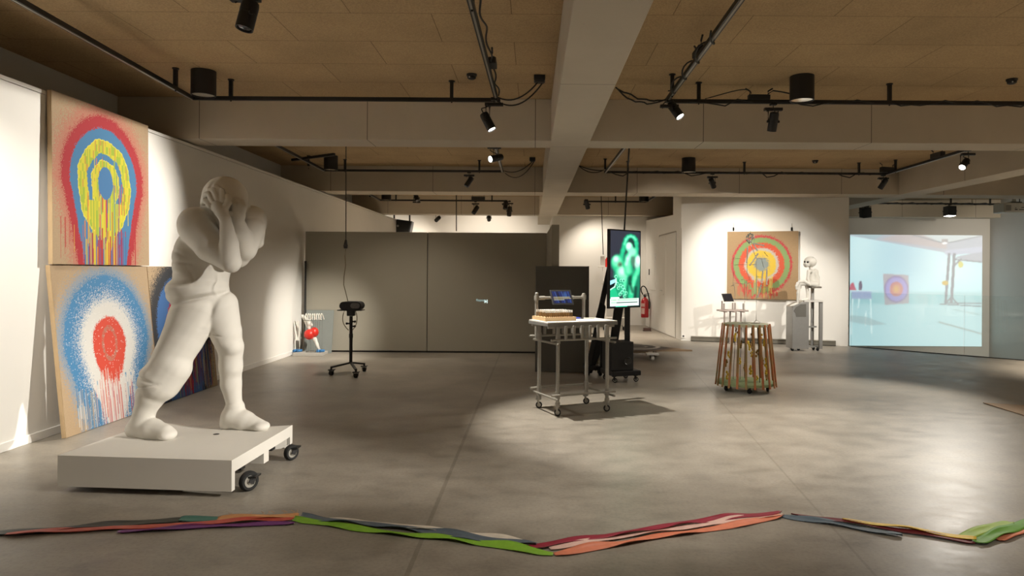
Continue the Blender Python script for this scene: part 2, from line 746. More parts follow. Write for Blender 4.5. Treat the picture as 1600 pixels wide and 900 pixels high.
def floor_mat():
    m, nt, b = new_mat('polished concrete floor')
    f1 = noise(nt, 0.55, 6, 0.62)
    f2 = noise(nt, 3.4, 8, 0.68, stretch=(1.0, 1.5, 1))
    f3 = noise(nt, 45, 3, 0.6)
    c1 = mix_col(nt, ramp(nt, f1, [(0.36, 0.0), (0.64, 1.0)]), (0.225, 0.200, 0.163), (0.35, 0.316, 0.266))
    mu = nd(nt, 'ShaderNodeMix', data_type='RGBA', blend_type='MULTIPLY')
    mu.inputs[0].default_value = 1
    nt.links.new(c1, mu.inputs[6])
    nt.links.new(ramp(nt, f2, [(0.28, 0.72), (0.5, 1.0), (0.70, 1.14)]), mu.inputs[7])
    m2 = nd(nt, 'ShaderNodeMix', data_type='RGBA', blend_type='MULTIPLY')
    m2.inputs[0].default_value = 1
    nt.links.new(mu.outputs[2], m2.inputs[6])
    nt.links.new(ramp(nt, f3, [(0.28, 0.84), (0.5, 1.0), (0.70, 1.05), (0.76, 1.5)]), m2.inputs[7])
    # saw-cut joints
    tc = nd(nt, 'ShaderNodeTexCoord')
    sp = nd(nt, 'ShaderNodeSeparateXYZ')
    nt.links.new(tc.outputs['Object'], sp.inputs[0])
    col = m2.outputs[2]
    w = noise(nt, 1.5, 3)
    for x0, k, wd, dark in ((-0.62, 0.0, 0.013, 0.74), (1.35, 0.105, 0.008, 0.82)):
        a = nd(nt, 'ShaderNodeMath', operation='MULTIPLY_ADD')
        nt.links.new(sp.outputs[1], a.inputs[0])
        a.inputs[1].default_value = -k
        nt.links.new(sp.outputs[0], a.inputs[2])
        s_ = nd(nt, 'ShaderNodeMath', operation='SUBTRACT')
        nt.links.new(a.outputs[0], s_.inputs[0])
        s_.inputs[1].default_value = x0
        ab = nd(nt, 'ShaderNodeMath', operation='ABSOLUTE')
        nt.links.new(s_.outputs[0], ab.inputs[0])
        lt = nd(nt, 'ShaderNodeMath', operation='LESS_THAN')
        nt.links.new(ab.outputs[0], lt.inputs[0])
        lt.inputs[1].default_value = wd
        mm = nd(nt, 'ShaderNodeMix', data_type='RGBA', blend_type='MULTIPLY')
        nt.links.new(lt.outputs[0], mm.inputs[0])
        nt.links.new(col, mm.inputs[6])
        mm.inputs[7].default_value = (dark, dark, dark * 0.97, 1)
        col = mm.outputs[2]
    nt.links.new(col, b.inputs['Base Color'])
    nt.links.new(ramp(nt, f2, [(0.25, 0.31), (0.7, 0.47)]), b.inputs['Roughness'])
    b.inputs['Specular IOR Level'].default_value = 0.45
    bump(nt, b, noise(nt, 3.5, 4, 0.55), 0.10, 0.012)
    return m


def glass_mat():
    m, nt, b = new_mat('clear glass')
    b.inputs['Base Color'].default_value = (0.90, 0.97, 0.95, 1)
    b.inputs['Roughness'].default_value = 0.0
    b.inputs['IOR'].default_value = 1.45
    tr = nd(nt, 'ShaderNodeBsdfTransparent')
    tr.inputs[0].default_value = (0.955, 0.982, 0.985, 1)
    gl = nd(nt, 'ShaderNodeBsdfGlossy')
    gl.inputs['Roughness'].default_value = 0.02
    fr = nd(nt, 'ShaderNodeFresnel')
    fr.inputs['IOR'].default_value = 1.5
    mx = nd(nt, 'ShaderNodeMixShader')
    nt.links.new(fr.outputs[0], mx.inputs[0])
    nt.links.new(tr.outputs[0], mx.inputs[1])
    nt.links.new(gl.outputs[0], mx.inputs[2])
    out = nt.nodes['Material Output']
    nt.links.new(mx.outputs[0], out.inputs['Surface'])
    return m


ceil_m, floor_m, glass_m = ceiling_mat(), floor_mat(), glass_mat()

# ================================================================ the shell
YB, YR = 23.0, 19.5          # back wall behind the partition, back wall on the right
ZB, ZC = 3.10, 3.61          # underside of the beams, ceiling
EDGE = [(13.0, 7.6), (6.53, 14.19)]
struct('floor', MB().prism([(-5.2, -4), (13.0, -4), EDGE[0], EDGE[1], (6.53, YR), (0.6, YR), (0.6, YB), (-5.2, YB)], -0.3, 0.0), floor_m)
struct('floor_stairwell', MB().box((6.4, 7, -3.2), (13.2, 20, -3.0)), floor_m)
struct('ceiling', MB().box((-5.3, -4.2, ZC), (13.2, YB + 0.2, ZC + 0.2)), ceil_m)


def wx(Y):
    return -4.34 + 0.008 * (Y - 5.5)


struct('wall_left', MB().prism([(-5.1, -4), (wx(-4), -4), (wx(YB), YB), (-5.1, YB)], 0, 3.035), white_wall)
struct('trim_1', MB().prism([(-5.1, -4), (wx(-4) + .006, -4), (wx(YB) + .006, YB), (-5.1, YB)], 3.04, 3.075), white_wall, bevel=0.003)
struct('wall_left_upper', MB().box((-5.3, -4, 0), (-5.1, YB, ZC)), grey_wall)
struct('baseboard_left', MB().hexa([(wx(-4), -4, 0), (wx(-4) + .014, -4, 0), (wx(YB) + .014, YB, 0), (wx(YB), YB, 0),
                                    (wx(-4), -4, .075), (wx(-4) + .014, -4, .075), (wx(YB) + .014, YB, .075), (wx(YB), YB, .075)]), white_wall, bevel=0.004)
struct('wall_back', MB().box((-5.2, YB, 0), (0.8, YB + 0.2, ZC)), white_wall)
struct('wall_back_return', MB().box((0.5, YR + 0.05, 0), (0.7, YB, ZC)), white_wall)
struct('wall_back_right', MB().box((0.6, YR, 0), (6.6, YR + 0.2, ZC)), white_wall)
struct('wall_stairwell', MB().box((6.6, YR, -3), (13.2, YR + 0.2, ZC)), white_wall)
struct('wall_right', MB().box((13.0, 7.0, -3), (13.2, YR, ZC)), grey_wall)
struct('wall_right_near', MB().box((13.0, -4, 0), (13.2, 7.0, ZC)), white_wall)
struct('wall_front', MB().box((-5.3, -4.2, 0), (13.2, -4.0, ZC)), grey_wall)
struct('wall_stairwell_near', MB().hexa([(13.0, 7.55, -3), (6.53, 14.14, -3), (6.53, 14.19, -3), (13.0, 7.62, -3),
                                         (13.0, 7.55, -0.3), (6.53, 14.14, -0.3), (6.53, 14.19, -0.3), (13.0, 7.62, -0.3)]), grey_wall)
# the wall that carries the far painting, and the door wall behind its left end
PA, PB = Vector((3.27, 15.17, 0)), Vector((6.535, 14.20, 0))


def wallpt(x, y):
    """point of the painting wall seen at a pixel"""
    u, v = _uv(x, y)
    k = (PB.y - PA.y) / (PB.x - PA.x)
    Y = (PA.y - k * PA.x) / (1 - k * u / FPX)
    return P(x, y, Y)


struct('wall_painting', MB().prism([(PA.x, PA.y), (PB.x, PB.y), (PB.x, PB.y + 0.2), (PA.x, PA.y + 0.2)], -0.3, ZC), white_wall)
struct('wall_stairwell_side', MB().box((6.40, 14.3, -3), (6.53, YR, ZC)), white_wall)
struct('wall_door', MB().hexa([(3.18, YR, 0), (3.27, 15.17, 0), (3.42, 15.17, 0), (3.33, YR, 0),
                               (3.18, YR, 2.99), (3.27, 15.17, 2.83), (3.42, 15.17, 2.83), (3.33, YR, 2.99)]), white_wall)
struct('wall_door_pier', MB().box((3.26, 15.19, 2.5), (3.42, 16.1, ZC)), white_wall)

# beams
for nm, y0, y1 in (('beam_front', 8.33, 8.80), ('beam_middle', 13.70, 14.32), ('beam_back', 19.05, 19.48)):
    struct(nm, MB().box((-5.1, y0, ZB), (13.0, y1, ZC)), conc_x, bevel=0.006)
struct('beam_rear', MB().box((-5.1, -1.6, ZB), (13.0, -1.1, ZC)), conc_x)
struct('beam_centre', MB().hexa([(0.27, -4, ZB - .004), (0.73, -4, ZB - .004), (0.60, YB, ZB - .004), (0.10, YB, ZB - .004),
                                 (0.27, -4, ZC), (0.73, -4, ZC), (0.60, YB, ZC), (0.10, YB, ZC)]), conc_y, bevel=0.008)
struct('beam_right', MB().box((7.30, -4, ZB - .006), (7.78, YR, ZC)), conc_y, bevel=0.006)

# grey partition with its wing
PY = 12.6
xl, xs, xr = P(476, 550, PY).x, P(667, 550, PY).x, P(853, 550, PY).x
mb = MB().box((xl, PY, 0.03), (xs - .006, PY + .10, 2.22)).box((xs + .006, PY, 0.03), (xr, PY + .10, 2.22))
struct('wall_partition', mb, partition_grey, bevel=0.004)
struct('trim_2', MB().box((xl + .02, PY + .03, 0.0), (xr + .02, PY + .09, 0.05)), black_metal)
struct('trim_3', MB().box((xs - .006, PY + .03, 0.05), (xs + .006, PY + .09, 2.21)), black_metal)
WA, WB_ = (xr + .002, PY + .10), (0.258, 10.35)
struct('wall_partition_wing', MB().prism([(WB_[0], WB_[1]), (WB_[0] + .115, WB_[1]), (WA[0] + .115, WA[1]), (WA[0], WA[1])], 0.0, 2.22), partition_grey, bevel=0.004)

# charcoal board standing against the end of the wing
a, b_ = P(836, 580, 10.29), P(918, 580, 10.29)
t = thing('display_board', 'tall charcoal grey board standing on the floor behind the tube table', 'board', (a.x, 10.29, 0))
obj('panel', MB().box((a.x, 10.27, 0.0), (b_.x, 10.33, 1.59)), board_grey, t, bevel=0.004)
obj('edge_strip', MB().box((b_.x, 10.268, 0.0), (b_.x + .012, 10.332, 1.592)), black_metal, t)

# glass balustrade at the edge of the stairwell
g0, g1, gm = Vector((6.545, 14.10, 0)), Vector((12.9, 7.62, 0)), G(1507, 555.5)
gd = (g1 - g0).normalized()
gn = Vector((-gd.y, gd.x, 0))
gm = g0 + gd * (gm - g0).dot(gd)
t = thing('glass_balustrade', 'clear frameless glass balustrade at the stairwell edge before the projected picture', 'balustrade', g0)
for a, b_ in ((g0, gm - gd * .008), (gm + gd * .008, g0 + gd * 4.6), (g0 + gd * 4.616, g1)):
    obj('glass_pane', MB().hexa([a, b_, b_ + gn * .014, a + gn * .014] + [p + Vector((0, 0, 1.12)) for p in (a, b_, b_ + gn * .014, a + gn * .014)]), glass_m, t)
obj('base_channel', MB().hexa([p + gn * s + Vector((0, 0, z)) for z in (0, .012) for p, s in ((g0, -.012), (g1, -.012), (g1, .03), (g0, .03))]), black_metal, t)

# door wall: a flush double door, cabinet and handle
def dw(x, y):
    """point of the door wall at a pixel"""
    u, v = _uv(x, y)
    k = (3.18 - 3.27) / (YR - 15.17)
    Y = (3.27 - k * 15.17) / (u / FPX - k)
    return P(x, y, Y)


DN = Vector((-1, -0.0208, 0)).normalized()


def dslab(mbx, y0, y1, z0, z1, t0, t1):
    X = lambda y: 3.27 + (y - 15.17) * (3.18 - 3.27) / (YR - 15.17)
    p = [(X(y0) - t0, y0), (X(y1) - t0, y1), (X(y1) - t1, y1), (X(y0) - t1, y0)]
    return mbx.hexa([(*q, z0) for q in p] + [(*q, z1) for q in p])


line_m = paint('shadow gap paint', (0.33, 0.31, 0.27), 0.8)
Ya, Yb = dw(1056, 450).y, dw(1030, 450).y
Ym = dw(1041, 450).y
t = tag(thing('door_1', 'white flush double door in the side wall beyond the screen', None, (3.2, Ya, 0)), kind='structure')
for y0, y1 in ((Ya, Ym - .006), (Ym + .006, Yb)):
    obj('door_leaf', dslab(MB(), y0 + .012, y1 - .012, 0.01, 2.42, 0.0, 0.018), white_wall, t, bevel=0.003)
fr = obj('door_frame', dslab(dslab(dslab(dslab(MB(), Ya - .03, Ya, 0, 2.46, 0, .008), Yb, Yb + .03, 0, 2.46, 0, .008), Ya, Yb, 2.44, 2.47, 0, .008), Ym - .004, Ym + .004, 0, 2.43, 0, .004), line_m, t)
h = dw(1036, 454)
mb = MB().cone(h, h + DN * .06, .011).bar(h + DN * .06 + Vector((0, .03, 0)), h + DN * .06 + Vector((0, -.17, 0)), .018, .018)
q = dw(1038, 460)
mb.cone(q, q + DN * .03, .02)
obj('door_handle', mb, chrome, t, smooth=True)
y0, y1 = dw(1024, 420).y, dw(1015.5, 420).y
t = thing('wall_cabinet', 'flush white service hatch on the wall left of the double door', 'hatch', (3.2, y0, 1.0))
obj('hatch_door', dslab(MB(), y0, y1, P(1020, 453, 18.4).z, P(1020, 397, 18.4).z, 0, .02), white_wall, t, bevel=0.003)
q = dw(1015.8, 425)
obj('hatch_latch', MB().cbox(q + DN * .028, (.02, .06, .16)), black_plastic, t)

# convector grille at the foot of the painting wall
c0, c1 = wallpt(1080, 530), wallpt(1305, 537)
c0.z = c1.z = 0
cd = (c1 - c0).normalized()
cn = Vector((cd.y, -cd.x, 0))
t = thing('floor_convector', 'long low grey convector heater at the foot of the painting wall', 'heater', c0)
obj('casing', MB().hexa([p + cn * s + Vector((0, 0, z)) for z in (.012, .10) for p, s in ((c0, .10), (c1, .10), (c1, 0.005), (c0, 0.005))]),
    paint('convector casing', (0.13, 0.12, 0.095), 0.6), t, bevel=0.004)
obj('top_grille', MB().hexa([p + cn * s + Vector((0, 0, z)) for z in (.10, .112) for p, s in ((c0, .115), (c1, .115), (c1, 0.005), (c0, 0.005))]),
    paint('convector grille', (0.30, 0.28, 0.235), 0.5), t)
obj('plinth', MB().hexa([p + cn * s + Vector((0, 0, z)) for z in (0, .015) for p, s in ((c0, .085), (c1, .085), (c1, 0.005), (c0, 0.005))]), black_metal, t)
e = wallpt(1064.5, 527)
t = thing('wall_socket', 'small white wall socket low on the wall left of the convector', 'socket', (3.30, 15.10, 0.06))
obj('plate', MB().cbox((3.31, 15.145, .10), (.09, .02, .09)), white_wall, t, bevel=.003)
obj('hole', MB().cone((3.31, 15.136, .10), (3.31, 15.13, .10), .02), black_plastic, t)
# leaning grey panel in the far corner
a, b_ = P(474.5, 548, 12.42), P(518, 548.6, 12.42)
zt = P(496, 484.5, 12.55).z
obj_ = MB().hexa([(a.x, 12.40, 0), (b_.x, 12.40, 0), (b_.x, 12.425, 0), (a.x, 12.425, 0),
                  (a.x, 12.55, zt), (b_.x, 12.55, zt), (b_.x, 12.575, zt), (a.x, 12.575, zt)])
tag(obj('grey_panel', obj_, slate_panel, bevel=.003), 'slate grey panel leaning in the corner behind the small figures', 'panel')
tag(obj('corner_post', MB().box((a.x - .03, 12.52, 0), (a.x - .005, 12.56, zt + .9)), black_metal), 'thin black upright in the far left corner beside the leaning panel', 'post')
# ================================================================ tracks, lamps and ceiling devices
ZT = 3.40


def track(name, label, runs, posts):
    """black lighting track: straight runs on drop rods"""
    t = thing(name, label, 'lighting track', (*runs[0][0], ZT), 'lighting tracks under the ceiling')
    for a, b in runs:
        A, B = Vector((*a, ZT)), Vector((*b, ZT))
        mb = MB().bar(A, B, .042, .040)
        rail = obj('rail', mb, black_metal, t)
        obj('contact_strip', MB().bar(A - Vector((0, 0, .0205)), B - Vector((0, 0, .0205)), .016, .003), galv if abs(B.y - A.y) > abs(B.x - A.x) else black_metal, rail)  # paler strip on lengthwise runs paints in the highlight along them
    for p in posts:
        mb = MB().box((p[0] - .018, p[1] - .018, ZT + .018), (p[0] + .018, p[1] + .018, ZC))
        mb.cone((p[0], p[1], ZC), (p[0], p[1], ZC - .012), .035, n=14)
        mb.cone((p[0], p[1], ZT - .02), (p[0], p[1], ZT - .034), .008, n=8)
        obj('drop_rod', mb, black_metal, t)
    return t


def tx(x, Y):
    return (x - VX) / FPX * Y


T1, T2, T3 = 7.56, 12.93, 18.3
track('lighting_track', 'black lighting track over the statue, turning along the left wall',
      [((tx(300, T1), T1), (tx(780, T1), T1)), ((-3.80, T1), (-3.50, 1.5)), ((-0.43, T1), (-0.50, 1.5)), ((-3.5, 4.62), (-0.5, 4.55))],
      [(tx(359, T1), T1), (tx(704, T1), T1), (-3.77, 7.15), (-0.46, 4.9), (-3.6, 4.0)])
track('lighting_track', 'black lighting track at upper right before the front cross beam',
      [((1.45, T1), (8.0 - .9, T1)), ((1.45, T1), (1.38, 1.5))],
      [(tx(1090, T1), T1), (tx(1388, T1), T1), (1.45, 7.25), (1.40, 4.0), (6.2, T1)])
track('lighting_track', 'black lighting track in the second bay left of the centre beam',
      [((tx(505, T2), T2), (tx(785, T2), T2)), ((tx(505, T2), T2), (-3.9, 8.9)), ((-0.62, T2), (-0.60, 8.95)), ((-4.18, 11.75), (-3.28, 11.15))],
      [(tx(492, T2), T2 - .4), (tx(538, T2), T2), (tx(748, T2), T2), (-3.95, 9.6), (-.61, 9.4)])
track('lighting_track', 'black lighting track in the second bay before the far painting',
      [((1.33, T2), (6.65, T2)), ((1.33, T2), (1.37, 8.95)), ((6.65, T2), (6.50, 8.95))],
      [(1.30, T2 - .25), (tx(980, T2), T2), (tx(1162, T2), T2), (tx(1341, T2), T2), (6.64, T2 - .35), (6.5, 9.3)])
track('lighting_track', 'black lighting track in the far bay above the grey partition',
      [((tx(593, T3), T3), (tx(792, T3), T3)), ((tx(593, T3), T3), (-4.0, 14.5))],
      [(tx(586, T3), T3 - .6), (tx(618, T3), T3), (tx(768, T3), T3)])
track('lighting_track', 'black lighting track in the far bay above the portrait screen',
      [((tx(912, T3), T3), (tx(1009, T3), T3)), ((tx(1009, T3), T3), (tx(1009, T3) + .02, 14.5))],
      [(tx(961, T3), T3), (tx(1014, T3), T3 - .5)])
track('lighting_track', 'black lighting track in the far right bay before the projected picture',
      [((8.3, T3), (12.9, T3))], [(tx(1485, T3), T3), (12.2, T3)])


def downlight(x, y, Y, label, w=.125, h=.26):
    p = P(x, y, Y)
    t = thing('ceiling_downlight', label, 'downlight', (p.x, Y, ZC), 'black drum downlights on the ceiling')
    obj('drum', MB().lathe([(w, 0), (w, -h), (w - .01, -h - .002), (w - .012, -h + .06), (.02, -h + .08)], (p.x, Y, ZC), n=32), black_metal, t, smooth=True)
    obj('reflector', MB().lathe([(w - .014, -h + .006), (w - .03, -h + .02), (w - .055, -h + .055), (.01, -h + .06)], (p.x, Y, ZC), n=32), reflector, t, smooth=True)
    return t


downlight(318, 135, 7.25, 'black drum downlight on the ceiling above the statue')
downlight(1253, 135, 7.30, 'black drum downlight on the ceiling at upper right, before the front beam')
downlight(517, 255, 12.55, 'black drum downlight in the second bay near the left wall')
downlight(1076, 258, 12.55, 'black drum downlight in the second bay right of the centre beam')
downlight(603.5, 310, 17.8, 'small looking black drum downlight in the far bay above the partition')
downlight(1006, 312, 17.8, 'black drum downlight in the far bay above the portrait screen')


def puck(x, Y, label, r=.055, name='smoke_detector'):
    p = (tx(x, Y), Y, ZC)
    t = thing(name, label, 'detector', p)
    obj('base', MB().lathe([(r, 0), (r, -.018), (r * .92, -.022)], p, n=24), black_plastic, t, smooth=True)
    obj('cap', MB().lathe([(r * .85, -.022), (r * .82, -.045), (r * .5, -.055)], p, n=24), black_plastic, t, smooth=True)
    obj('indicator', MB().ball((p[0] - r * .35, p[1] - r * .75, ZC - .04), .008), plaster, t, smooth='all')


puck(735, 7.30, 'black smoke detector on the ceiling beside the centre track')
puck(1579, 7.35, 'black smoke detector on the ceiling at the far upper right')
puck(1272.5, 12.7, 'black smoke detector on the ceiling of the second bay')


def spot(x, y, Y, aim, label, lit=True, L=.21, R=.05, zt=ZT, up=None, flood=False, single=False, recess=.012):
    """track spotlight whose can is centred on the pixel, pointing at aim"""
    c = P(x, y, Y)
    d = (Vector(aim) - c).normalized()
    mx, my = (c.x, c.y) if up is None else up
    top = Vector((mx, my, zt - .02))
    t = thing('track_spotlight', label, 'spotlight', top, 'black spotlights hung from the tracks')
    tail, nose = c - d * L / 2, c + d * L / 2
    if flood:
        x_, y_, z_ = basis(d)
        M = Matrix((x_, y_, z_)).transposed().to_4x4()
        can = MB().cbox(c, (R * 2, R * 1.9, L), M)
        obj('can', can, black_metal, t, bevel=.012)
        obj('lens', MB().cbox(nose, (R * 1.7, R * 1.6, .008), M), lamp_on if lit else lamp_off, t)
    else:
        prof = [(R * .55, 0), (R * .92, .008), (R, .03), (R, L * .42), (R * .95, L * .43), (R * .95, L * .46), (R, L * .47), (R, L), (R * .9, L), (R * .88, L - recess - .01), (.01, L - recess - .012)]
        obj('can', MB().lathe(prof, tail, d, 24), black_metal, t, smooth=True)
        obj('lens', MB().lathe([(R * .86, L - recess), (R * .5, L - recess + .006), (.005, L - recess + .008)], tail, d, 24), lamp_on if lit else lamp_off, t, smooth=True)
    side = d.cross(Vector((0, 0, 1)))
    if side.length < .05:
        side = Vector((1, 0, 0))
    side.normalize()
    s = 1.12 * R
    br = top - Vector((0, 0, .075))
    mb = MB()
    for k in ((-1, 1) if not single else (1,)):
        mb.tube([c + side * s * k, Vector((c.x, c.y, br.z)) + side * s * k], .008)
        mb.cone(c + side * s * k * .9, c + side * s * k * 1.25, .014, n=10)
    mb.bar(Vector((c.x, c.y, br.z)) - side * s * 1.1, Vector((c.x, c.y, br.z)) + side * s * 1.1, .02, .012)
    if (Vector((c.x, c.y, br.z)) - br).length > .02:
        mb.bar(Vector((c.x, c.y, br.z)), br, .02, .012)
    obj('yoke', mb, black_metal, t)
    mb = MB().cbox(br + Vector((0, 0, .012)), (.20, .05, .032)).tube([br, top + Vector((0, 0, .02))], .013).cbox(top - Vector((0, 0, .004)), (.07, .055, .03))
    obj('track_adapter', mb, black_metal, t, bevel=.004)
    obj('flex', MB().tube(bez(br + Vector((-.05, 0, 0)), br + Vector((-.13, 0, -.05)), tail - d * .1, tail, 8), .006, 6), black_cable, t, smooth=True)
    return t, nose + d * .03, d


def lamp(pos, aim, watt, ang, blend=.6, col=(1.0, .86, .68), rad=.03, name='spot lamp', parent=None):
    l = bpy.data.lights.new(name, 'SPOT')
    l.energy, l.spot_size, l.spot_blend, l.color, l.shadow_soft_size = watt, math.radians(ang), blend, col, rad
    o = bpy.data.objects.new(name, l)
    COL.objects.link(o)
    o.location = pos
    o.rotation_euler = (Vector(aim) - Vector(pos)).to_track_quat('-Z', 'Y').to_euler()
    if parent is not None:
        o.parent = parent
        o.location = Vector(pos) - world_loc(parent)
    return o


def lit_spot(x, y, Y, aim, watt, ang, label, blend=.6, col=(1.0, .86, .68), soft=.03, **kw):
    t, n, d = spot(x, y, Y, aim, label, True, **kw)
    lamp(n, aim, watt, ang, blend, col, soft, parent=t)



# boxes and cables on the ceiling
def jbox(x, y, Y, label, s=.12):
    p = P(x, y, Y)
    t = thing('junction_box', label, 'junction box', (p.x, Y, ZC))
    obj('case', MB().cbox((p.x, Y, ZC - .03), (s, s, .06)), black_plastic, t, bevel=.006)
    obj('cover', MB().cbox((p.x, Y, ZC - .066), (s * .8, s * .8, .012)), black_plastic, t, bevel=.003)
    return Vector((p.x, Y, ZC - .07))


def cable(label, pts, r=.008, name='ceiling_cable', cat='cable', group='cables along the ceiling', m=None):
    o = obj(name, MB().tube(pts, r, 6), m or black_cable, smooth=True)
    return tag(o, label, cat, group)


jb = jbox(843, 120, 7.35, 'black junction box on the ceiling beside the centre beam')
a = Vector((-.43, 7.4, ZT))
cable('two thin black cables swagging from the track corner to the ceiling junction box', sag(a, jb - Vector((.02, 0, 0)), .10, 14), .008)
cable('lower of the black cables between track corner and junction box', sag(a + Vector((0, .1, -.02)), jb + Vector((.03, .03, 0)), .13, 14), .008)
jb = jbox(832, 249, 12.6, 'black junction box on the second bay ceiling left of the centre beam', .11)
cable('thin black cable swagging to the second bay junction box', sag((-.6, 12.8, ZT), jb, .10, 12), .009)
cable('slack black cable hanging lowest below the second bay junction box', sag((-.6, 12.9, ZT), jb + Vector((.03, 0, 0)), .2, 12), .008)
b0 = Vector((tx(960, 7.45), 7.45, 3.52))
cable('black cable looping from the centre beam to the upper right track corner', sag(b0, (1.5, 7.5, 3.45), .13, 14, .01), .009)
cable('second black cable drooping from the centre beam to the right track', sag(b0, (1.46, 7.5, 3.40), .06, 14, .01), .009)
b0 = P(903, 258, 12.8)
cable('black cable from the centre beam to the second bay right track', sag(b0, (1.28, T2, 3.43), .03, 10), .01)
cable('drooping black cable from centre beam to the second bay right track', sag(b0, (1.3, T2, 3.44), .09, 10), .009)
cable('black cable wound along the upper right track', [Vector((1.5 + i * .12, T1 - .025 + .03 * math.sin(i * 1.7), ZT + .015 * math.sin(i * 2.3) - (.035 if i % 9 in (3, 4, 5) else 0))) for i in range(46)], .008)
cable('black cable wound along the second bay right track', [Vector((1.4 + i * .13, T2 - .025 + .03 * math.sin(i * 1.7), ZT + .02 * math.sin(i * 2.1) - (.06 if i % 11 in (1, 2) else 0))) for i in range(40)], .011)
cable('black cable wound along the far right track', [Vector((8.4 + i * .13, T3 - .03 + .03 * math.sin(i * 1.3), ZT + .02 * math.sin(i * 2.1))) for i in range(34)], .018)
cable('black cable tied along the centre track above the lit spotlight', [Vector((-.40 + .014 * math.sin(i * .5), 7.4 - i * .05, ZT + .012 + .016 * math.sin(i * .37))) for i in range(80)], .008)
cable('black cable coiled round the upper right lengthwise track', [Vector((1.42 + .045 * math.sin(i * .55), 7.3 - i * .045, ZT + .045 * math.cos(i * .55))) for i in range(44)], .008)


def driver(c, label, sz=(.24, .06, .055), rot=0.0):
    t = thing('power_adapter', label, 'adapter', c)
    M = Matrix.Rotation(rot, 4, 'Z')
    obj('case', MB().cbox(c, sz, M), black_plastic, t, bevel=.008)
    for k in (-1, 1):
        q = Vector(c) + M @ Vector((k * sz[0] * .42, 0, sz[2] / 2))
        obj('lead', MB().tube([q, q + Vector((0, 0, .04)), q + M @ Vector((k * .05, 0, .07))], .009), black_cable, t, smooth=True)


driver((tx(1184, T1), T1, ZT + .05), 'black power adapter lying on the upper right track')
cable('thin black lead arching from the adapter along the upper right track', bez((tx(1100, T1), T1, ZT + .03), (tx(1130, T1), T1, ZT + .08), (tx(1170, T1), T1, ZT + .2), (tx(1172, T1), T1, ZT + .09), 12), .006)
cable('thin black lead running from the adapter to the drum downlight', [(tx(1199, T1), T1, ZT + .09), (tx(1206, T1), T1, ZT + .125), (tx(1216, T1), T1 - .05, ZT + .10), (tx(1238, 7.35), 7.35, ZT + .03)], .008)
driver((1.44, 6.05, ZT + .06), 'black power adapter on the upper right lengthwise track', rot=PI / 2)
driver((-.40, 6.35, ZT + .04), 'black power adapter tied beside the centre track', (.2, .07, .06), PI / 2)
driver((6.6, 11.2, ZT + .06), 'black power adapter on the second bay right lengthwise track', (.3, .08, .08), PI / 2)
driver((6.62, T2 - .1, ZT + .06), 'black power adapter at the second bay right track corner', (.3, .08, .1), .3)
driver((tx(767, T3) - .35, T3, ZT + .06), 'black cable bundle box on the far bay track', (.36, .1, .09))

# loudspeaker beyond the partition
Y = 20.8
p = [P(613, 341.5, Y), P(643.5, 345.5, Y), P(640, 365, Y), P(613, 365, Y)]
t = thing('ceiling_speaker', 'black loudspeaker hung above the grey partition near the left wall', 'speaker', (p[0].x, Y, 3.0))
obj('cabinet', MB().slab(p, (0, 1, 0), .4), black_plastic, t, bevel=.02)
obj('grille', MB().slab([q + Vector((0, -.004, 0)) for q in (p[0] + Vector((.03, 0, -.05)), p[1] + Vector((-.03, 0, -.03)), p[2] + Vector((-.03, 0, .05)), p[3] + Vector((.03, 0, .05)))], (0, -1, 0), .012), paint('speaker cloth', (.02, .02, .018), .9), t)
mb = MB()
for x in (614.5, 639):
    q = P(x, 345, Y)
    mb.box((q.x - .02, Y + .1, q.z - .1), (q.x + .02, Y + .16, ZC))
obj('bracket', mb, black_metal, t)
q = P(621.5, 353, Y - .02)
obj('badge', MB().cone(q, q - Vector((0, .006, 0)), .035), galv, t)

# white projector on its ceiling pole
Y = 16.2
p = P(1584, 325, Y)
t = thing('ceiling_projector', 'white projector hung on a white pole at the right edge of the photo', 'projector', (p.x, Y, p.z))
pw = paint('projector casing', (.62, .59, .53), .45)
a, b_ = P(1560, 333, Y), P(1612, 318, Y)
body = obj('body', MB().box((a.x, Y - .2, a.z), (b_.x, Y + .2, b_.z)), pw, t, bevel=.025)
mb = MB()
for i in range(5):
    zz = a.z + .05 + i * .026
    mb.box((a.x + .04, Y - .206, zz), (a.x + .16, Y - .196, zz + .012))
obj('vent', mb, black_plastic, t)
obj('port_row', MB().box((a.x + .25, Y - .206, a.z + .06), (a.x + .31, Y - .196, a.z + .08)).box((a.x + .35, Y - .206, a.z + .06), (a.x + .55, Y - .196, a.z + .075)).box((a.x + .4, Y - .206, a.z + .11), (a.x + .5, Y - .196, a.z + .125)), black_plastic, t)
obj('pole', MB().cone((p.x, Y, b_.z), (p.x, Y, ZC), .045), pw, t, smooth=True)
obj('ceiling_plate', MB().cbox((p.x, Y, ZC - .01), (.2, .2, .02)).cbox((p.x, Y, b_.z + .015), (.25, .2, .03)), black_metal, t)
obj('lead', MB().tube(bez((p.x + .05, Y - .05, ZC - .1), (p.x + .12, Y - .05, 3.3), (p.x + .1, Y - .1, 3.2), (p.x - .1, Y - .202, a.z + .1), 10), .01, 6), black_cable, t, smooth=True)

# cables that drop from the ceiling
def drop(label, x0, y0, x1, y1, Y, r=.008, wob=0.0):
    A, B = P(x0, y0, Y), P(x1, y1, Y)
    top = A + (A - B).normalized() * ((ZC - A.z) / max(1e-3, (A - B).normalized().z))
    n = 14
    pts = [top.lerp(B, i / n) + Vector((random.uniform(-wob, wob), 0, 0)) * (0 < i < n) for i in range(n + 1)]
    return cable(label, pts, r, 'hanging_cable', 'cable', 'cables hanging from the ceiling')


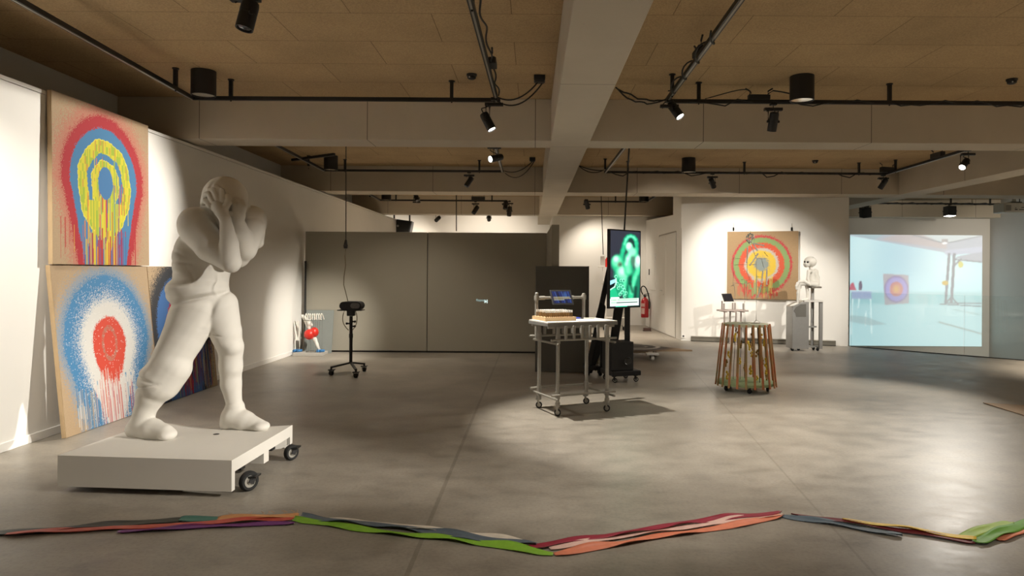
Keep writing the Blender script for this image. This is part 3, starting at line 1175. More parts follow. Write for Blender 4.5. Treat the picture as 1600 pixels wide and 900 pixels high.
drop('black cable dropping from the ceiling to the portrait screen', 983, 232, 975.5, 359, 9.75, .012)
drop('thin dark cable hanging before the back wall above the grey partition', 713, 308, 713, 361, 15.0, .012)
drop('thin grey cable hanging against the back wall left of the portrait screen', 940.5, 342, 942.5, 398, 17.2, .011)
# ================================================================ spotlights that show, with the lamps in them
WARM = (1.0, .88, .73)
NEUT = (1.0, .935, .835)
lit_spot(762, 190, 7.42, (0.85, 7.0, 0.5), 520, 66, 'lit black track spotlight left of the centre beam, aimed down at the floor', col=NEUT, up=(-.45, 7.42))
lit_spot(1055, 172, 7.45, (3.4, 5.9, 0), 290, 72, 'lit black track spotlight right of the centre beam, aimed down to the right', col=NEUT, up=(1.46, 7.45))
spot(1208, 190, T1, (2.55, 8.6, .6), 'dark black track spotlight hanging straight down beside the large upper right downlight', False)
lit_spot(775, 247, 10.0, (-4.3, 6.25, 1.75), 1500, 48, 'lit black track spotlight under the front beam, shining left to the stacked paintings', .75, NEUT, up=(-.60, 10.0), L=.24)
lit_spot(733, 284, T2, (-2.6, 12.6, 1.0), 130, 84, 'black track spotlight tilted left in the second bay left of the centre beam', 1.0, WARM, recess=.07)
lit_spot(1113, 286, T2, (4.7, 14.8, 1.2), 330, 84, 'black track spotlight aimed at the far painting from the second bay track', .8, NEUT)
spot(1380, 287, T2 + .02, (5.9, 14, 1.5), 'dark black track spotlight at the right corner of the second bay track', False)
lit_spot(1507, 256, 10.3, (3.2, 8.0, 0.0), 560, 60, 'glaring lit track spotlight at far right, seen almost head on', .7, NEUT, up=(6.53, 10.3), soft=.09)
spot(1352, 332, T3, (9.3, 18.9, 0), 'boxy black floodlight at the left top of the projected picture', False, L=.26, R=.12, flood=True)
lit_spot(1484, 330, T3, (11.0, 18.1, 0), 90, 90, 'boxy black floodlight hung before the middle of the projected picture', .9, WARM, L=.26, R=.12, flood=True)
spot(743, 328, T3, (-2.2, 17.6, 2.0), 'black track spotlight left of the cable bundle in the far bay', False, L=.24, R=.06)
spot(790, 320, T3, (-.9, 17.9, 2.2), 'upper black track spotlight of the pair at the far bay track end', False, L=.24, R=.06)
spot(796, 330, T3 - .12, (-.8, 17.7, 1.6), 'lower black track spotlight of the pair at the far bay track end', False, L=.26, R=.06)
spot(651, 309, T3 - .3, (-2.7, 17.2, 2.6), 'black track spotlight on the far bay track above the speaker', False, L=.3, R=.06)
lit_spot(684, 342, 20.6, (-4.1, 21.9, 2.2), 300, 90, 'black spotlight hanging beyond the back beam right of the ceiling speaker', .8, WARM, up=(tx(684, 20.6), 20.6), zt=ZC, R=.06)
lit_spot(764, 341, 20.6, (-1.5, 22.9, 2.0), 200, 110, 'black spotlight hanging beyond the back beam near the centre beam', .8, WARM, up=(tx(764, 20.6), 20.6), zt=ZC, R=.06, recess=.05)
lit_spot(917, 319, T3, (2.0, 19.4, 1.2), 120, 110, 'black track spotlight at the left end of the far bay track over the portrait screen', .8, WARM, L=.26, R=.06, recess=.06)
spot(387, 24, 4.58, (-2.15, 4.4, 2.0), 'large dark spotlight hanging at the top of the photo over the statue', False, up=(-1.95, 4.58), L=.20, R=.058)

# bare lamps without fixtures: some read off lit pools, some added as fill
lamp((-3.5, 3.9, 3.34), (-4.33, 5.6, 1.2), 340, 66, .9, NEUT)         # near part of the left wall
lamp((-.6, 9.3, 3.3), (-4.15, 12.2, 0.15), 1250, 31, 1.0, NEUT)      # figures in the far corner
lamp((6.5, 9.4, 3.3), (5.5, 13.4, 1.2), 750, 36, .7, NEUT)         # seated figure
lamp((1.4, 9.2, 3.3), (3.25, 15.8, .9), 520, 42, .8, WARM)          # door wall
lamp((4.0, 9.2, 3.3), (3.6, 12.4, 0.0), 170, 66, .9, NEUT)          # floor by the barrel
lamp((1.4, 4.0, 3.3), (0.6, 4.9, 0), 260, 56, .9, NEUT)             # floor in the middle
lamp((4.5, 2.0, 3.3), (4.3, 4.6, 0), 190, 90, .9, NEUT)             # floor at right
lamp((-.5, 2.0, 3.3), (.0, 3.6, 0), 120, 95, .9, NEUT)              # floor with the strips
lamp((5.6, 3.0, 3.3), (-2.5, 5.3, 0.45), 3000, 19, 1.0, NEUT)         # statue's legs
for x, y, w in ((4.0, -2.2, 250), (9.5, 1.0, 1200), (10.0, 5.5, 2400), (9.3, 10.3, 1300), (-2.4, -1.0, 700), (.9, .4, 600), (7.0, 3.2, 900), (-2.2, 16.4, 1700), (1.6, 16.2, 500)):
    lamp((x, y, 3.05), (x, y, 0), w, 82, .9, WARM, .12)             # added fill for bounce, in unseen bays and the far bay
lamp((-2.2, 10.9, 3.3), (-2.2, 10.9, 0), 130, 120, .9, WARM)        # added fill for the floor before the partition
lamp((12.2, 12.6, 2.9), (13.0, 18.0, 1.2), 550, 60, .9, WARM)      # added to brighten the stairwell walls
lamp((9.6, 16.8, 3.0), (10.6, 19.4, 3.1), 22, 100, .9, WARM)  # added to brighten the wall above the projected picture
lamp((2.0, 4.6, 3.25), (2.74, 8.8, 1.35), 260, 25, .9, NEUT)        # added to brighten the barrel and the wire figure
world = bpy.data.worlds.new('room ambience')
SC.world = world
world.use_nodes = True
world.node_tree.nodes['Background'].inputs[0].default_value = (1, .85, .65, 1)
world.node_tree.nodes['Background'].inputs[1].default_value = 0.05

cam = bpy.data.cameras.new('camera')
cam.sensor_width = 36
cam.lens = 36 * FPX / 1600
cam.shift_x = -35 / 1600
cam.shift_y = -25 / 1600
cam.clip_start, cam.clip_end = .05, 100
co = bpy.data.objects.new('camera', cam)
COL.objects.link(co)
co.matrix_world = Matrix(((CT, -ST, 0, 0), (0, 0, -1, 0), (ST, CT, 0, CAMZ), (0, 0, 0, 1)))
SC.camera = co
SC.view_settings.view_transform = 'Standard'
SC.view_settings.look = 'None'
SC.view_settings.gamma = 1
SC.view_settings.use_curve_mapping = False
SC.view_settings.exposure = 0.2
# ================================================================ the white striding statue on its rolling slab
PZ = 0.247
root = thing('statue', 'large white plaster statue of a striding man hiding his face, on a white rolling slab', 'statue', (-2.55, 5.1, 0))
poly = [G(90, 711.5, PZ), G(362, 719.5, PZ), G(457, 664, PZ), G(346, 672, PZ), G(243, 659, PZ), G(180, 680, PZ)]
pp = [(p.x, p.y) for p in poly]
# slab top, closed front and left skirts, right side cut out over the wheels
FL, FR, BR, BM, BL, LM = [Vector(q) for q in pp]
mb = MB().prism(pp, PZ - .085, PZ)
b0 = .040
mb.prism([FL, FR, FR + Vector((0, .05)), FL + Vector((0.04, .05))], b0, PZ - .085)
mb.prism([FL + Vector((0, .05)), FL + Vector((.05, .05)), LM + Vector((.05, 0)), LM], b0, PZ - .085)
mb.prism([LM, LM + Vector((.05, 0)), BL + Vector((.05, -.05)), BL], b0, PZ - .085)
mb.prism([BL, BL + Vector((.0, -.05)), BM + Vector((0, -.05)), BM], b0, PZ - .085)
mb.prism([BM, BM + Vector((0, -.05)), BR + Vector((-.03, -.05)), BR + Vector((-.03, 0))], b0 + .03, PZ - .085)
side = (BR - FR).normalized()
L = (BR - FR).length
nrm = (FL - FR).normalized()


def leg(s0, s1, z0):
    a, b_ = FR + side * s0, FR + side * s1
    mb.prism([a, b_, b_ + nrm * .10, a + nrm * .10], z0, PZ - .084)


leg(.50, .585, .085)
leg(L - .05, L, .10)
obj('slab', mb, plaster, root)
hole = G(338, 678.5, PZ)
obj('bolt_hole', MB().cone((hole.x, hole.y, PZ - .002), (hole.x, hole.y, PZ + .0015), .022), black_plastic, root)
# dolly underneath
mb = MB()
for k in (.30, .82):
    a = FR + side * k
    mb.cbox((a.x - .62, a.y, .128), (1.12, .07, .05))
mb.cbox((FR.x - .20, 5.0, .128), (.07, .75, .048)).cbox((FR.x - 1.0, 5.0, .128), (.07, .75, .048))
mb.cbox((FR.x - .62, FR.y + .30, .075), (.9, .18, .045))
obj('dolly_frame', mb, black_metal, root)


def caster(root, c, r, w, h, face=(1, 0, 0), wheel_m=black_rubber, hub_m=chrome, fork_m=black_metal, hubr=.62):
    """c is the point on the ground under the axle"""
    c = Vector(c)
    f = Vector(face).normalized()
    ax = c + Vector((0, 0, r))
    rt = r * .30
    o = obj('caster', MB().lathe([(r * hubr, -w / 2), (r - rt * .5, -w / 2), (r, -w * .22), (r, w * .22), (r - rt * .5, w / 2), (r * hubr, w / 2)], ax, f, 24, close=True), wheel_m, root, smooth=True)
    mb = MB().lathe([(r * hubr, -w * .38), (r * .4, -w * .30), (r * .28, -w * .52), (.002, -w * .52)], ax, f, 20)
    mb.lathe([(r * hubr, w * .38), (r * .4, w * .30), (r * .28, w * .52), (.002, w * .52)], ax, f, 20)
    obj('hub', mb, hub_m, o, smooth=True)
    back = Vector((-f.y, f.x, 0)) * r * .35
    mb = MB()
    for s in (-1, 1):
        q = ax + f * s * w * .62
        mb.bar(q - Vector((0, 0, r * .2)), q + Vector((0, 0, h - r * 1.0 - .004)) + back, r * .6, w * .12, up=f)
    top = c + Vector((0, 0, h - .006)) + back
    mb.cbox(top, (w * 1.5 + r * .3, w * 1.5 + r * .3, .012))
    obj('fork', mb, fork_m, o)
    return o


w1, w2 = G(391, 767), G(457, 719)
caster(root, (w1.x - .01, w1.y, 0), .068, .045, .104, (.80, -.60, 0), hub_m=galv)
caster(root, (w2.x - .01, w2.y, 0), .062, .045, .104, (.80, -.60, 0), hub_m=galv)
caster(root, (FL.x + .12, FL.y + .25, 0), .062, .045, .104)
caster(root, (FL.x + .16, FL.y + .80, 0), .062, .045, .104)

# ---- the figure
SY, PXM = 5.28, 1067 / 5.28


def q(x, y, dy=0.0):
    return np.array(P(x, y, SY + dy))


def r_(px):
    return px / PXM


H = .0075
lo_ = np.minimum(q(196, 690, -.55), q(196, 690, .5))
hi_ = np.maximum(q(428, 265, -.55), q(428, 265, .5))
S = Sculpt((lo_[0] + .08, SY - .48, PZ - .03), (hi_[0], SY + .42, hi_[2] + .02), H)
# trunk: hips, waist, chest, hunched back
S.chain([q(313, 462, .02), q(314, 432, .02), q(326, 392, .04), q(340, 354, .12)], [r_(41), r_(38), r_(43), r_(38)], .03)
S.lump(q(310, 462, .02), (r_(46), r_(46) * .95, r_(20)), .03)
S.lump(q(364, 350, .14), (r_(44), r_(34), r_(32)), .04)
# jacket swelling over the hips
S.lump(q(308, 452, -.01), (r_(45), r_(44), r_(24)), .015)
S.lump(q(300, 405, -.02), (r_(24), r_(40), r_(40)), .05)
# trailing leg
S.chain([q(308, 482, -.02), q(285, 530, -.07), q(262, 572, -.12)], [r_(38), r_(30), r_(27)], .014)
S.lump(q(245, 583, -.13), (r_(22), r_(26), r_(15)), .025)
S.chain([q(268, 574, -.12), q(250, 596, -.13)], [r_(29), r_(31)], .02)
S.chain([q(249, 600, -.13), q(236, 618, -.135), q(226, 642, -.14), q(222, 662, -.14)], [r_(26), r_(21), r_(15.5), r_(17)], .014)
S.chain([q(218, 668, -.13), q(238, 672, -.17), q(258, 677, -.22)], [r_(17), r_(17), r_(13)], .02)
S.lump(q(262, 679, -.23), (r_(12), r_(16), r_(9)), .012)
S.lump(q(211, 671, -.12), (r_(14), r_(14), r_(13)), .02)
# leading leg
S.chain([q(340, 480, .03), q(353, 520, .07), q(361, 552, .10)], [r_(31), r_(23.5), r_(17.5)], .010)
S.lump(q(364, 542, .08), (r_(16), r_(20), r_(16)), .02)
S.lump(q(348, 528, .08), (r_(13), r_(18), r_(14)), .02)
S.chain([q(360, 548, .10), q(361, 574, .11)], [r_(18), r_(17.5)], .012)
S.chain([q(360, 570, .12), q(361, 600, .13), q(367, 637, .14)], [r_(17.5), r_(15.5), r_(11.5)], .02)
S.chain([q(367, 637, .14), q(367, 648, .14)], [r_(15), r_(17)], .006)
S.chain([q(364, 652, .14), q(382, 658, .12), q(404, 665, .09)], [r_(19), r_(16), r_(11)], .02)
S.lump(q(408, 666, .08), (r_(13), r_(15), r_(8)), .012)
S.lump(q(357, 662, .15), (r_(13), r_(16), r_(13)), .02)
# near arm: big shoulder, upper arm down to the elbow, forearm up to the hand over the face
S.lump(q(306, 351, -.12), (r_(25), r_(30), r_(27)), .03)
S.chain([q(308, 357, -.14), q(330, 386, -.22), q(361, 411, -.30)], [r_(26), r_(22), r_(14.5)], .02)
S.chain([q(360, 409, -.30), q(358, 380, -.30), q(352, 343, -.28)], [r_(15), r_(13), r_(8)], .010)
S.chain([q(352, 343, -.28), q(346, 331, -.262), q(341, 323, -.245)], [r_(8), r_(9.5), r_(9.5)], .010)
S.lump(q(340, 321, -.240), (r_(11.5), r_(5.5), r_(12)), .008)
for pts in (((348, 312), (346, 298), (337, 292)), ((340, 311), (335, 298), (327, 296)), ((333, 314), (326, 303), (320, 305)), ((329, 321), (321, 313), (317, 318))):
    d = (-.250, -.232, -.205)
    S.chain([q(*pts[i], d[i]) for i in range(3)], [r_(4.9), r_(4.5), r_(4.0)], .002)
S.chain([q(350, 328, -.27), q(357, 316, -.25), q(356, 306, -.23)], [r_(5.5), r_(4.8), r_(4.2)], .006)
# far arm
S.lump(q(394, 345, .06), (r_(21), r_(28), r_(24)), .025)
S.chain([q(397, 350, .05), q(401, 378, 0.0)], [r_(18), r_(11)], .016)
S.chain([q(394, 358, -.02), q(386, 388, -.12)], [r_(19), r_(15)], .012)
S.chain([q(384, 392, -.13), q(377, 368, -.17), q(372, 345, -.18)], [r_(15), r_(14), r_(9)], .012)
S.lump(q(372, 400, -.10), (r_(18), r_(16), r_(18)), .02)
S.lump(q(373, 337, -.20), (r_(10), r_(8), r_(13)), .012)
for pts in (((378, 332), (381, 323), (379, 315)), ((373, 331), (374, 320), (371, 312)), ((368, 332), (367, 322), (363, 316))):
    d = (-.21, -.215, -.19)
    S.chain([q(*pts[i], d[i]) for i in range(3)], [r_(4.8), r_(4.4), r_(3.8)], .002)
S.chain([q(366, 340, -.20), q(361, 333, -.22)], [r_(4.8), r_(4)], .005)
# bowed head with short cropped hair
S.lump(q(352, 309, -.05), (r_(32.5), r_(36), r_(33)), .012)
S.lump(q(360, 318, -.10), (r_(24), r_(26), r_(25)), .02)
S.lump(q(330, 320, -.06), (r_(13), r_(22), r_(20)), .02)
S.lump(q(386, 322, -.02), (r_(4), r_(7), r_(8)), .006)
S.lump(q(372, 326, -.205), (r_(4), r_(5), r_(7)), .008)
S.lump(q(352, 340, .0), (r_(24), r_(26), r_(22)), .03)


def groove(S, a, b, w, amp, y1):
    """fold pressed into (or raised from) the front of the cloth along a line"""
    A, B = q(*a), q(*b)
    ax, az, bx, bz = A[0], A[2], B[0], B[2]
    X = S.ax[0][:, None, None]
    Y = S.ax[1][None, :, None]
    Z = S.ax[2][None, None, :]
    dx, dz = bx - ax, bz - az
    t = np.clip(((X - ax) * dx + (Z - az) * dz) / (dx * dx + dz * dz), 0, 1)
    d2 = (X - ax - t * dx) ** 2 + (Z - az - t * dz) ** 2
    f = 1.35 * amp * np.exp(-d2 / (w * w)) * np.sin(np.clip(t * PI, .25, PI - .25))
    S.F += f * (Y < SY + y1)


groove(S, (272, 478), (354, 458), .016, .022, .1)      # hem of the jacket over the trousers
groove(S, (280, 470), (352, 452), .014, -.008, .1)
groove(S, (348, 425), (347, 462), .008, -.008, .1)      # fly front
groove(S, (352, 462), (328, 512), .018, .010, .1)       # groin fold
groove(S, (276, 446), (322, 442), .014, .012, .1)       # waist folds
groove(S, (322, 442), (312, 418), .012, .012, .1)
groove(S, (282, 408), (318, 412), .012, .010, .1)
groove(S, (278, 425), (306, 428), .014, .008, .1)
groove(S, (284, 390), (312, 402), .012, .009, .1)
groove(S, (230, 578), (275, 592), .012, .010, .1)
groove(S, (222, 601), (280, 592), .006, .008, .1)
groove(S, (330, 521), (352, 526), .006, .006, .2)
groove(S, (372, 536), (380, 540), .008, .012, .3)
groove(S, (352, 285), (345, 318), .012, .004, .0)
groove(S, (364, 290), (368, 315), .010, .004, .0)
# gentle unevenness of modelled plaster
X, Y_, Z = np.meshgrid(*S.ax, indexing='ij', sparse=True)
S.F += .0006 * (np.sin(X * 41 + Z * 23) * np.sin(Z * 37 - Y_ * 29) + np.sin(X * 83 - Z * 61 + Y_ * 47) * .5)
S.cutz(PZ - .004)
V, F = S.mesh()
V = relax(V, F, 2)
raw('figure', V, F, plaster, root)
# ================================================================ target paintings
LINEN = (178, 152, 118)
canvas_m = attr_mat('sprayed paint on linen', 0, .85, .25)
stretch_m = paint('pine stretcher', (.52, .37, .21), .7, var=.15, scale=9)


def colnoise(n, seed, lo=1):
    """smooth random value per column"""
    g = np.random.default_rng(seed)
    k = g.random(n // lo + 3)
    return np.interp(np.arange(n) / lo, np.arange(len(k)), k)


def target(w, h, base, rings, seed, cu=.5, cv=.5, taper=.55, stretch=.9, fuzz=.02, drips=(), drip_pow=1.0, asp=1.0):
    """concentric sprayed rings whose lower half has run down; rings = (radius, colour) from the outside in"""
    g = np.random.default_rng(seed)
    C = Canvas(w, h, base)
    C.a *= 1 + .05 * (g.random((h, w, 1)) - .5) + .03 * (np.sin(np.arange(w) * 2.1)[None, :, None] * .5)
    dx, dy = (C.u - cu) * asp, C.v - cv
    low = np.clip(dy, 0, None)
    run = .30 + .70 * colnoise(w, seed + 1, 2) ** drip_pow
    run = run[None, :]
    s = np.clip((low - .16) / .25, 0, 1)
    dyy = np.where(dy > 0, low * stretch * (1 - s * .55 * (1 - run)), dy)
    dxx = dx * (1 + taper * np.clip(low - .02, 0, None))
    r = np.hypot(dxx, dyy)
    jit = g.normal(0, 1, (h, w))
    ang = np.arctan2(dy, dx)
    wob = .0025 * np.sin(ang * 5 + seed) + .0015 * np.sin(ang * 17 + 2 * seed)
    for rad, col, fz in rings:
        f = fz if fz is not None else fuzz
        edge = rad + wob + jit * f * np.where(r > rad, 1.0, .5)
        C.put(r < edge, col)
    for (u0, u1, v0, v1, cols, dens, wd) in drips:
        for _ in range(dens):
            u = g.uniform(u0, u1)
            a = g.uniform(v0, v0 + (v1 - v0) * .5)
            b = g.uniform(a + .06, v1)
            c = cols[g.integers(len(cols))]
            ww = g.uniform(.5, 1) * wd
            C.put((np.abs(C.u - u) < ww / 2) & (C.v > a) & (C.v < b), c, g.uniform(.55, .95))
    return C


RED, BLUE, YEL, GRN = (172, 16, 32), (58, 124, 172), (222, 208, 30), (160, 185, 40)
c1 = target(250, 250, LINEN, [(.50, (188, 122, 98), .05), (.425, RED, .016), (.345, BLUE, .006)], 3, .5, .475, .80, .42, drips=[
    (.30, .70, .84, 1.0, [RED, BLUE, (190, 28, 44)], 26, .008)])
# poured yellow-green rings with their runs
g = np.random.default_rng(5)
dx, dy = c1.u - .5, c1.v - .475
dd = np.hypot(dx, np.where(dy > 0, dy * .78, dy))
ang = np.arctan2(dy, dx)
wob = .005 * np.sin(ang * 6) + .003 * np.sin(ang * 13 + 1) + .002 * np.sin(ang * 41)
mg = np.random.default_rng(77).random((22, 90))
mi = np.clip((c1.v * 21).astype(int), 0, 21), np.clip((c1.u * 89).astype(int), 0, 89)
mot = mg[mi] > .5
mot2 = mg[mi] < .12
for r0, r1 in ((.185, .275), (.075, .145)):
    m = (dd < r1 + wob) & (dd > r0 + wob)
    c1.put(m, GRN)
    c1.put(m & mot, YEL, .85)
    c1.put(m & mot2, (206, 150, 50), .8)
    c1.put(m & (np.abs(dd - r1 - wob) < .006), (235, 225, 60))
run = np.interp(np.arange(250), np.arange(0, 250, 3), g.random(84))[None, :]
m = (dy > .12) & (np.abs(dx) < (.20 - .52 * (dy - .12)) + .03 * run) & (dy < .34 + .22 * run)
c1.put(m, GRN)
c1.put(m & (run > .45), YEL)
for _ in range(70):
    u = g.normal(.5, .13)
    a = g.uniform(.30, .78)
    col = [(225, 200, 60), YEL, (205, 60, 50), (120, 60, 130), (220, 120, 60), BLUE, GRN][g.integers(7)]
    c1.put((np.abs(c1.u - u) < g.uniform(.002, .005)) & (c1.v > a) & (c1.v < a + g.uniform(.08, .4)), col, .85)
for _ in range(90):
    u = g.normal(.5, .105)
    col = [RED, RED, (120, 50, 120), YEL, (220, 170, 40), (60, 110, 170)][g.integers(6)]
    c1.put((np.abs(c1.u - u) < g.uniform(.002, .006)) & (c1.v > g.uniform(.76, .9)) & (c1.v < 1.1), col, .9)
for _ in range(7):
    u = g.uniform(.07, .16)
    c1.put((np.abs(c1.u - u) < .002) & (c1.v > .72) & (c1.v < g.uniform(.8, 1.0)), (180, 60, 50), .8)
c1.put(np.hypot(dx / .075, dy / .105) < 1, (58, 120, 175))

WH = (214, 212, 206)
c2 = target(250, 260, LINEN, [(.50, (140, 150, 160), .035), (.44, BLUE, .02), (.30, (196, 200, 204), .05), (.27, WH, .03), (.17, (206, 62, 36), .007)], 8, .49, .50, .75, .66,
            drips=[(.30, .64, .64, 1.02, [(200, 70, 50), (220, 170, 160), WH], 46, .008), (.12, .34, .72, 1.02, [WH, BLUE, (120, 130, 150), (170, 150, 130)], 60, .009),
                   (.62, .90, .70, 1.02, [WH, (90, 140, 190), BLUE], 50, .009)])
g = np.random.default_rng(9)
d = np.hypot((c2.u - .49) / .07, (c2.v - .50) / .10)
c2.put((np.abs(d - 1) < .16) & (g.random(c2.u.shape) < .6), (170, 120, 100))
c2.put((np.abs(c2.u - .50) < .30 - .56 * np.clip(c2.v - .60, 0, 1)) & (c2.v > .70 + .06 * colnoise(250, 4, 2)[None, :]) & (colnoise(250, 3, 2)[None, :] > .16), (218, 212, 206), .85)
for _ in range(34):
    u, a = g.normal(.49, .08), g.uniform(.66, .85)
    c2.put((np.abs(c2.u - u) < g.uniform(.0015, .004)) & (c2.v > a) & (c2.v < a + g.uniform(.1, .35)), [(204, 76, 52), (214, 130, 116), (190, 120, 130)][g.integers(3)], .8)
c2.put((g.random(c2.u.shape) < .012) & (np.hypot(c2.u - .49, c2.v - .5) < .42), (235, 235, 232))

BLK = (38, 40, 46)
c3 = target(230, 260, LINEN, [(.52, (70, 66, 62), .04), (.475, BLK, .022), (.395, (58, 108, 170), .012), (.25, (176, 26, 52), .008), (.17, (96, 62, 130), .01), (.10, (40, 60, 120), .01)], 21, .46, .47, .30, .60,
            drips=[(.03, .95, .60, 1.02, [BLK, (60, 90, 150), (150, 40, 80), (190, 180, 90), (205, 190, 150), (110, 60, 120), (60, 90, 150)], 190, .010),
                   (.25, .75, .5, .95, [(170, 40, 80), (110, 60, 130), (190, 170, 60)], 60, .010)])

OR = (214, 92, 62)
c4 = target(150, 150, (176, 146, 108), [(.425, (196, 70, 74), .010), (.392, (138, 166, 106), .009), (.318, OR, .009), (.238, (196, 190, 180), .012), (.205, (226, 190, 66), .012), (.10, (140, 150, 146), .02)], 31, .49, .485, .0, .98, drip_pow=.3,
            drips=[(.16, .40, .72, 1.0, [(206, 80, 62), (214, 110, 84)], 16, .016), (.36, .64, .64, 1.0, [(226, 196, 90), (232, 206, 110), (214, 100, 70), (150, 170, 120)], 26, .018), (.60, .74, .82, 1.0, [(206, 80, 62)], 8, .016)])


def painting(label, C, tl, tr, bl, thick=.04, group=None, edge=None, loc=None):
    tl, tr, bl = Vector(tl), Vector(tr), Vector(bl)
    n = (tr - tl).cross(bl - tl).normalized()
    if n.y > .1 or (abs(n.y) < .2 and n.x < 0):
        n = -n
    br = tr + bl - tl
    t = thing('target_painting', label, 'painting', loc or (bl + br) / 2, group)
    obj('stretcher', MB().slab([tl, tr, br, bl], -n, thick), edge or stretch_m, t)
    e = n * .0015
    i = .0
    C.a = np.clip(C.a, 0, 255) * .86
    sheet('canvas', C, tl + e, tr + e, bl + e, canvas_m, t)
    return t


# the three leaning at the left wall: their feet stand off the wall, the upper one rests on the lower two
yA, yB, yC = 6.04, 7.53, 8.88
lean = .155


def wallx(Y, z):
    return wx(Y) + .048 + lean * (1 - z / 1.54) * (1 if z < 1.54 else 0)


painting('blue and white target painting with red centre leaning at the left wall', c2,
         (wallx(yA, 1.54), yA, 1.535), (wallx(yB, 1.54), yB - .006, 1.535), (wallx(yA, 0) , yA, 0.004))
painting('dark target painting with black and blue rings leaning behind the statue', c3,
         (wallx(yB, 1.54), yB + .004, 1.535), (wallx(yC, 1.54), yC, 1.535), (wallx(yB, 0), yB + .004, 0.004))
painting('red and yellow target painting standing on the leaning ones near the left wall', c1,
         (wx(yA) + .052, yA, 3.085), (wx(yB) + .052, yB, 3.085), (wx(yA) + .075, yA, 1.542))
# far painting hung on two hooks
n4 = Vector((PB.y - PA.y, -(PB.x - PA.x), 0)).normalized()
off = n4 * .05
tl, tr, bl = wallpt(1136.5, 362.3) + off, wallpt(1247.3, 362.6) + off, wallpt(1136.3, 466.5) + off
bl.x, bl.y = tl.x, tl.y
tr.z = tl.z
painting('square green and orange target painting hung on the far white wall', c4, tl, tr, bl)
for x, lb in ((1146, 'left picture hook with its wire above the far painting'), (1237, 'right picture hook with its wire above the far painting')):
    p = wallpt(x, 358) + n4 * .012
    t = thing('picture_hook', lb, 'hook', p)
    obj('clip', MB().cbox(p, (.03, .02, .07)), black_metal, t)
    obj('wire', MB().tube([p + Vector((0, 0, .12)), p + Vector((0, 0, -.1))], .004, 6), galv, t)

# ================================================================ projected picture on the stairwell wall
K = Canvas(230, 190, (186, 230, 238))
W_, H_ = 207.0, 174.0


def pj(x, y):
    return ((x - 1327) / W_, (y - 366) / H_)


def PP(*pts):
    return [pj(*p) for p in pts]


K.poly(PP((1320, 455), (1540, 455), (1540, 560), (1320, 560)), (186, 226, 230))
K.poly(PP((1320, 455), (1540, 455), (1540, 474), (1320, 474)), (164, 212, 216))
for cx, cy, rx, ry in ((1345, 400, 30, 46), (1462, 410, 30, 30), (1500, 425, 30, 26)):
    K.ell(*pj(cx, cy), rx / W_, ry / H_, (222, 248, 248), .5, .6)
K.ell(*pj(1410, 400), 36 / W_, 40 / H_, (172, 208, 224), .55, .7)
K.blur(10)
K.poly(PP((1320, 360), (1540, 360), (1540, 398), (1500, 394), (1478, 394), (1327, 368)), (176, 186, 198))
K.poly(PP((1327, 366), (1380, 366), (1366, 374)), (160, 190, 200))
K.poly(PP((1376, 374), (1400, 366), (1480, 366), (1478, 388)), (186, 180, 182))
K.poly(PP((1440, 366), (1475, 380), (1540, 366)), (200, 214, 216))
K.seg(pj(1424, 366), pj(1475, 379.5), .010, (140, 150, 160))
K.seg(pj(1475, 379.5), pj(1534, 367), .010, (140, 150, 160))
K.seg(pj(1480, 394), pj(1534, 388), .05, (186, 196, 214))
K.poly(PP((1470, 372), (1480, 372), (1480, 379), (1470, 379)), (160, 160, 164))
K.ell(*pj(1475, 379), 4 / W_, 1.6 / H_, (250, 255, 255))
K.poly(PP((1496, 399), (1540, 391), (1540, 410), (1492, 402)), (168, 178, 190))
# small target picture, table, trestle in the picture
K.poly(PP((1379, 427), (1419, 429), (1420, 473), (1382, 476)), (178, 176, 184))
for rr, c in ((20, (150, 142, 176)), (17.5, (164, 160, 214)), (11, (196, 142, 140)), (6.5, (206, 160, 132)), (3, (214, 180, 120))):
    K.ell(*pj(1400, 451), rr * .95 / W_, rr * 1.05 / H_, c)
K.poly(PP((1331, 455), (1361, 455), (1362, 467), (1331, 467)), (166, 182, 214))
K.seg(pj(1329, 454), pj(1372, 454), .012, (206, 236, 240))
for x0, y0, x1, y1 in ((1332, 467, 1330, 522), (1360, 467, 1362, 520), (1342, 467, 1341, 480), (1353, 486, 1352, 508)):
    K.seg(pj(x0, y0), pj(x1, y1), .011, (222, 250, 250))
K.poly(PP((1327, 492), (1352, 494), (1386, 506), (1360, 508), (1327, 502)), (168, 190, 192), .6)
K.poly(PP((1326, 453), (1329, 443), (1333, 441), (1335, 447), (1338, 453)), (196, 104, 124))
K.poly(PP((1341, 453), (1342, 440), (1345, 438), (1347, 445), (1346, 453)), (120, 110, 130))
for x0, y0, x1, y1, w in ((1482, 396, 1477, 470, .020), (1490, 396, 1486, 470, .022), (1476, 472, 1532, 472, .012), (1468, 474, 1532, 477, .010), (1486, 462, 1476, 474, .012), (1486, 462, 1496, 474, .012), (1492, 404, 1532, 408, .012), (1492, 412, 1500, 404, .016)):
    K.seg(pj(x0, y0), pj(x1, y1), w, (128, 138, 150))
K.ell(*pj(1500, 412), 4 / W_, 5 / H_, (206, 206, 120))
K.ell(*pj(1476, 441), 5 / W_, 3.5 / H_, (200, 176, 96))
K.seg(pj(1467, 502), pj(1534, 520), .016, (160, 176, 176), .8)
K.seg(pj(1490, 482), pj(1530, 490), .012, (172, 196, 196), .8)
K.blur(1)
proj_m = attr_mat('projection glow', .76, .7, 0, (.72, .70, .66))  # sheet glows itself in place of light thrown by a projector
tl, tr, bl = P(1328, 366.5, YR), P(1534.5, 366.5, YR), P(1328, 540, YR)
for p in (tl, tr, bl):
    p.y = YR - .012
bl.x, tr.z = tl.x, tl.z
t = thing('projected_picture', 'large pale blue projected picture of a gallery on the stairwell wall', 'projection', (tl + tr) / 2)
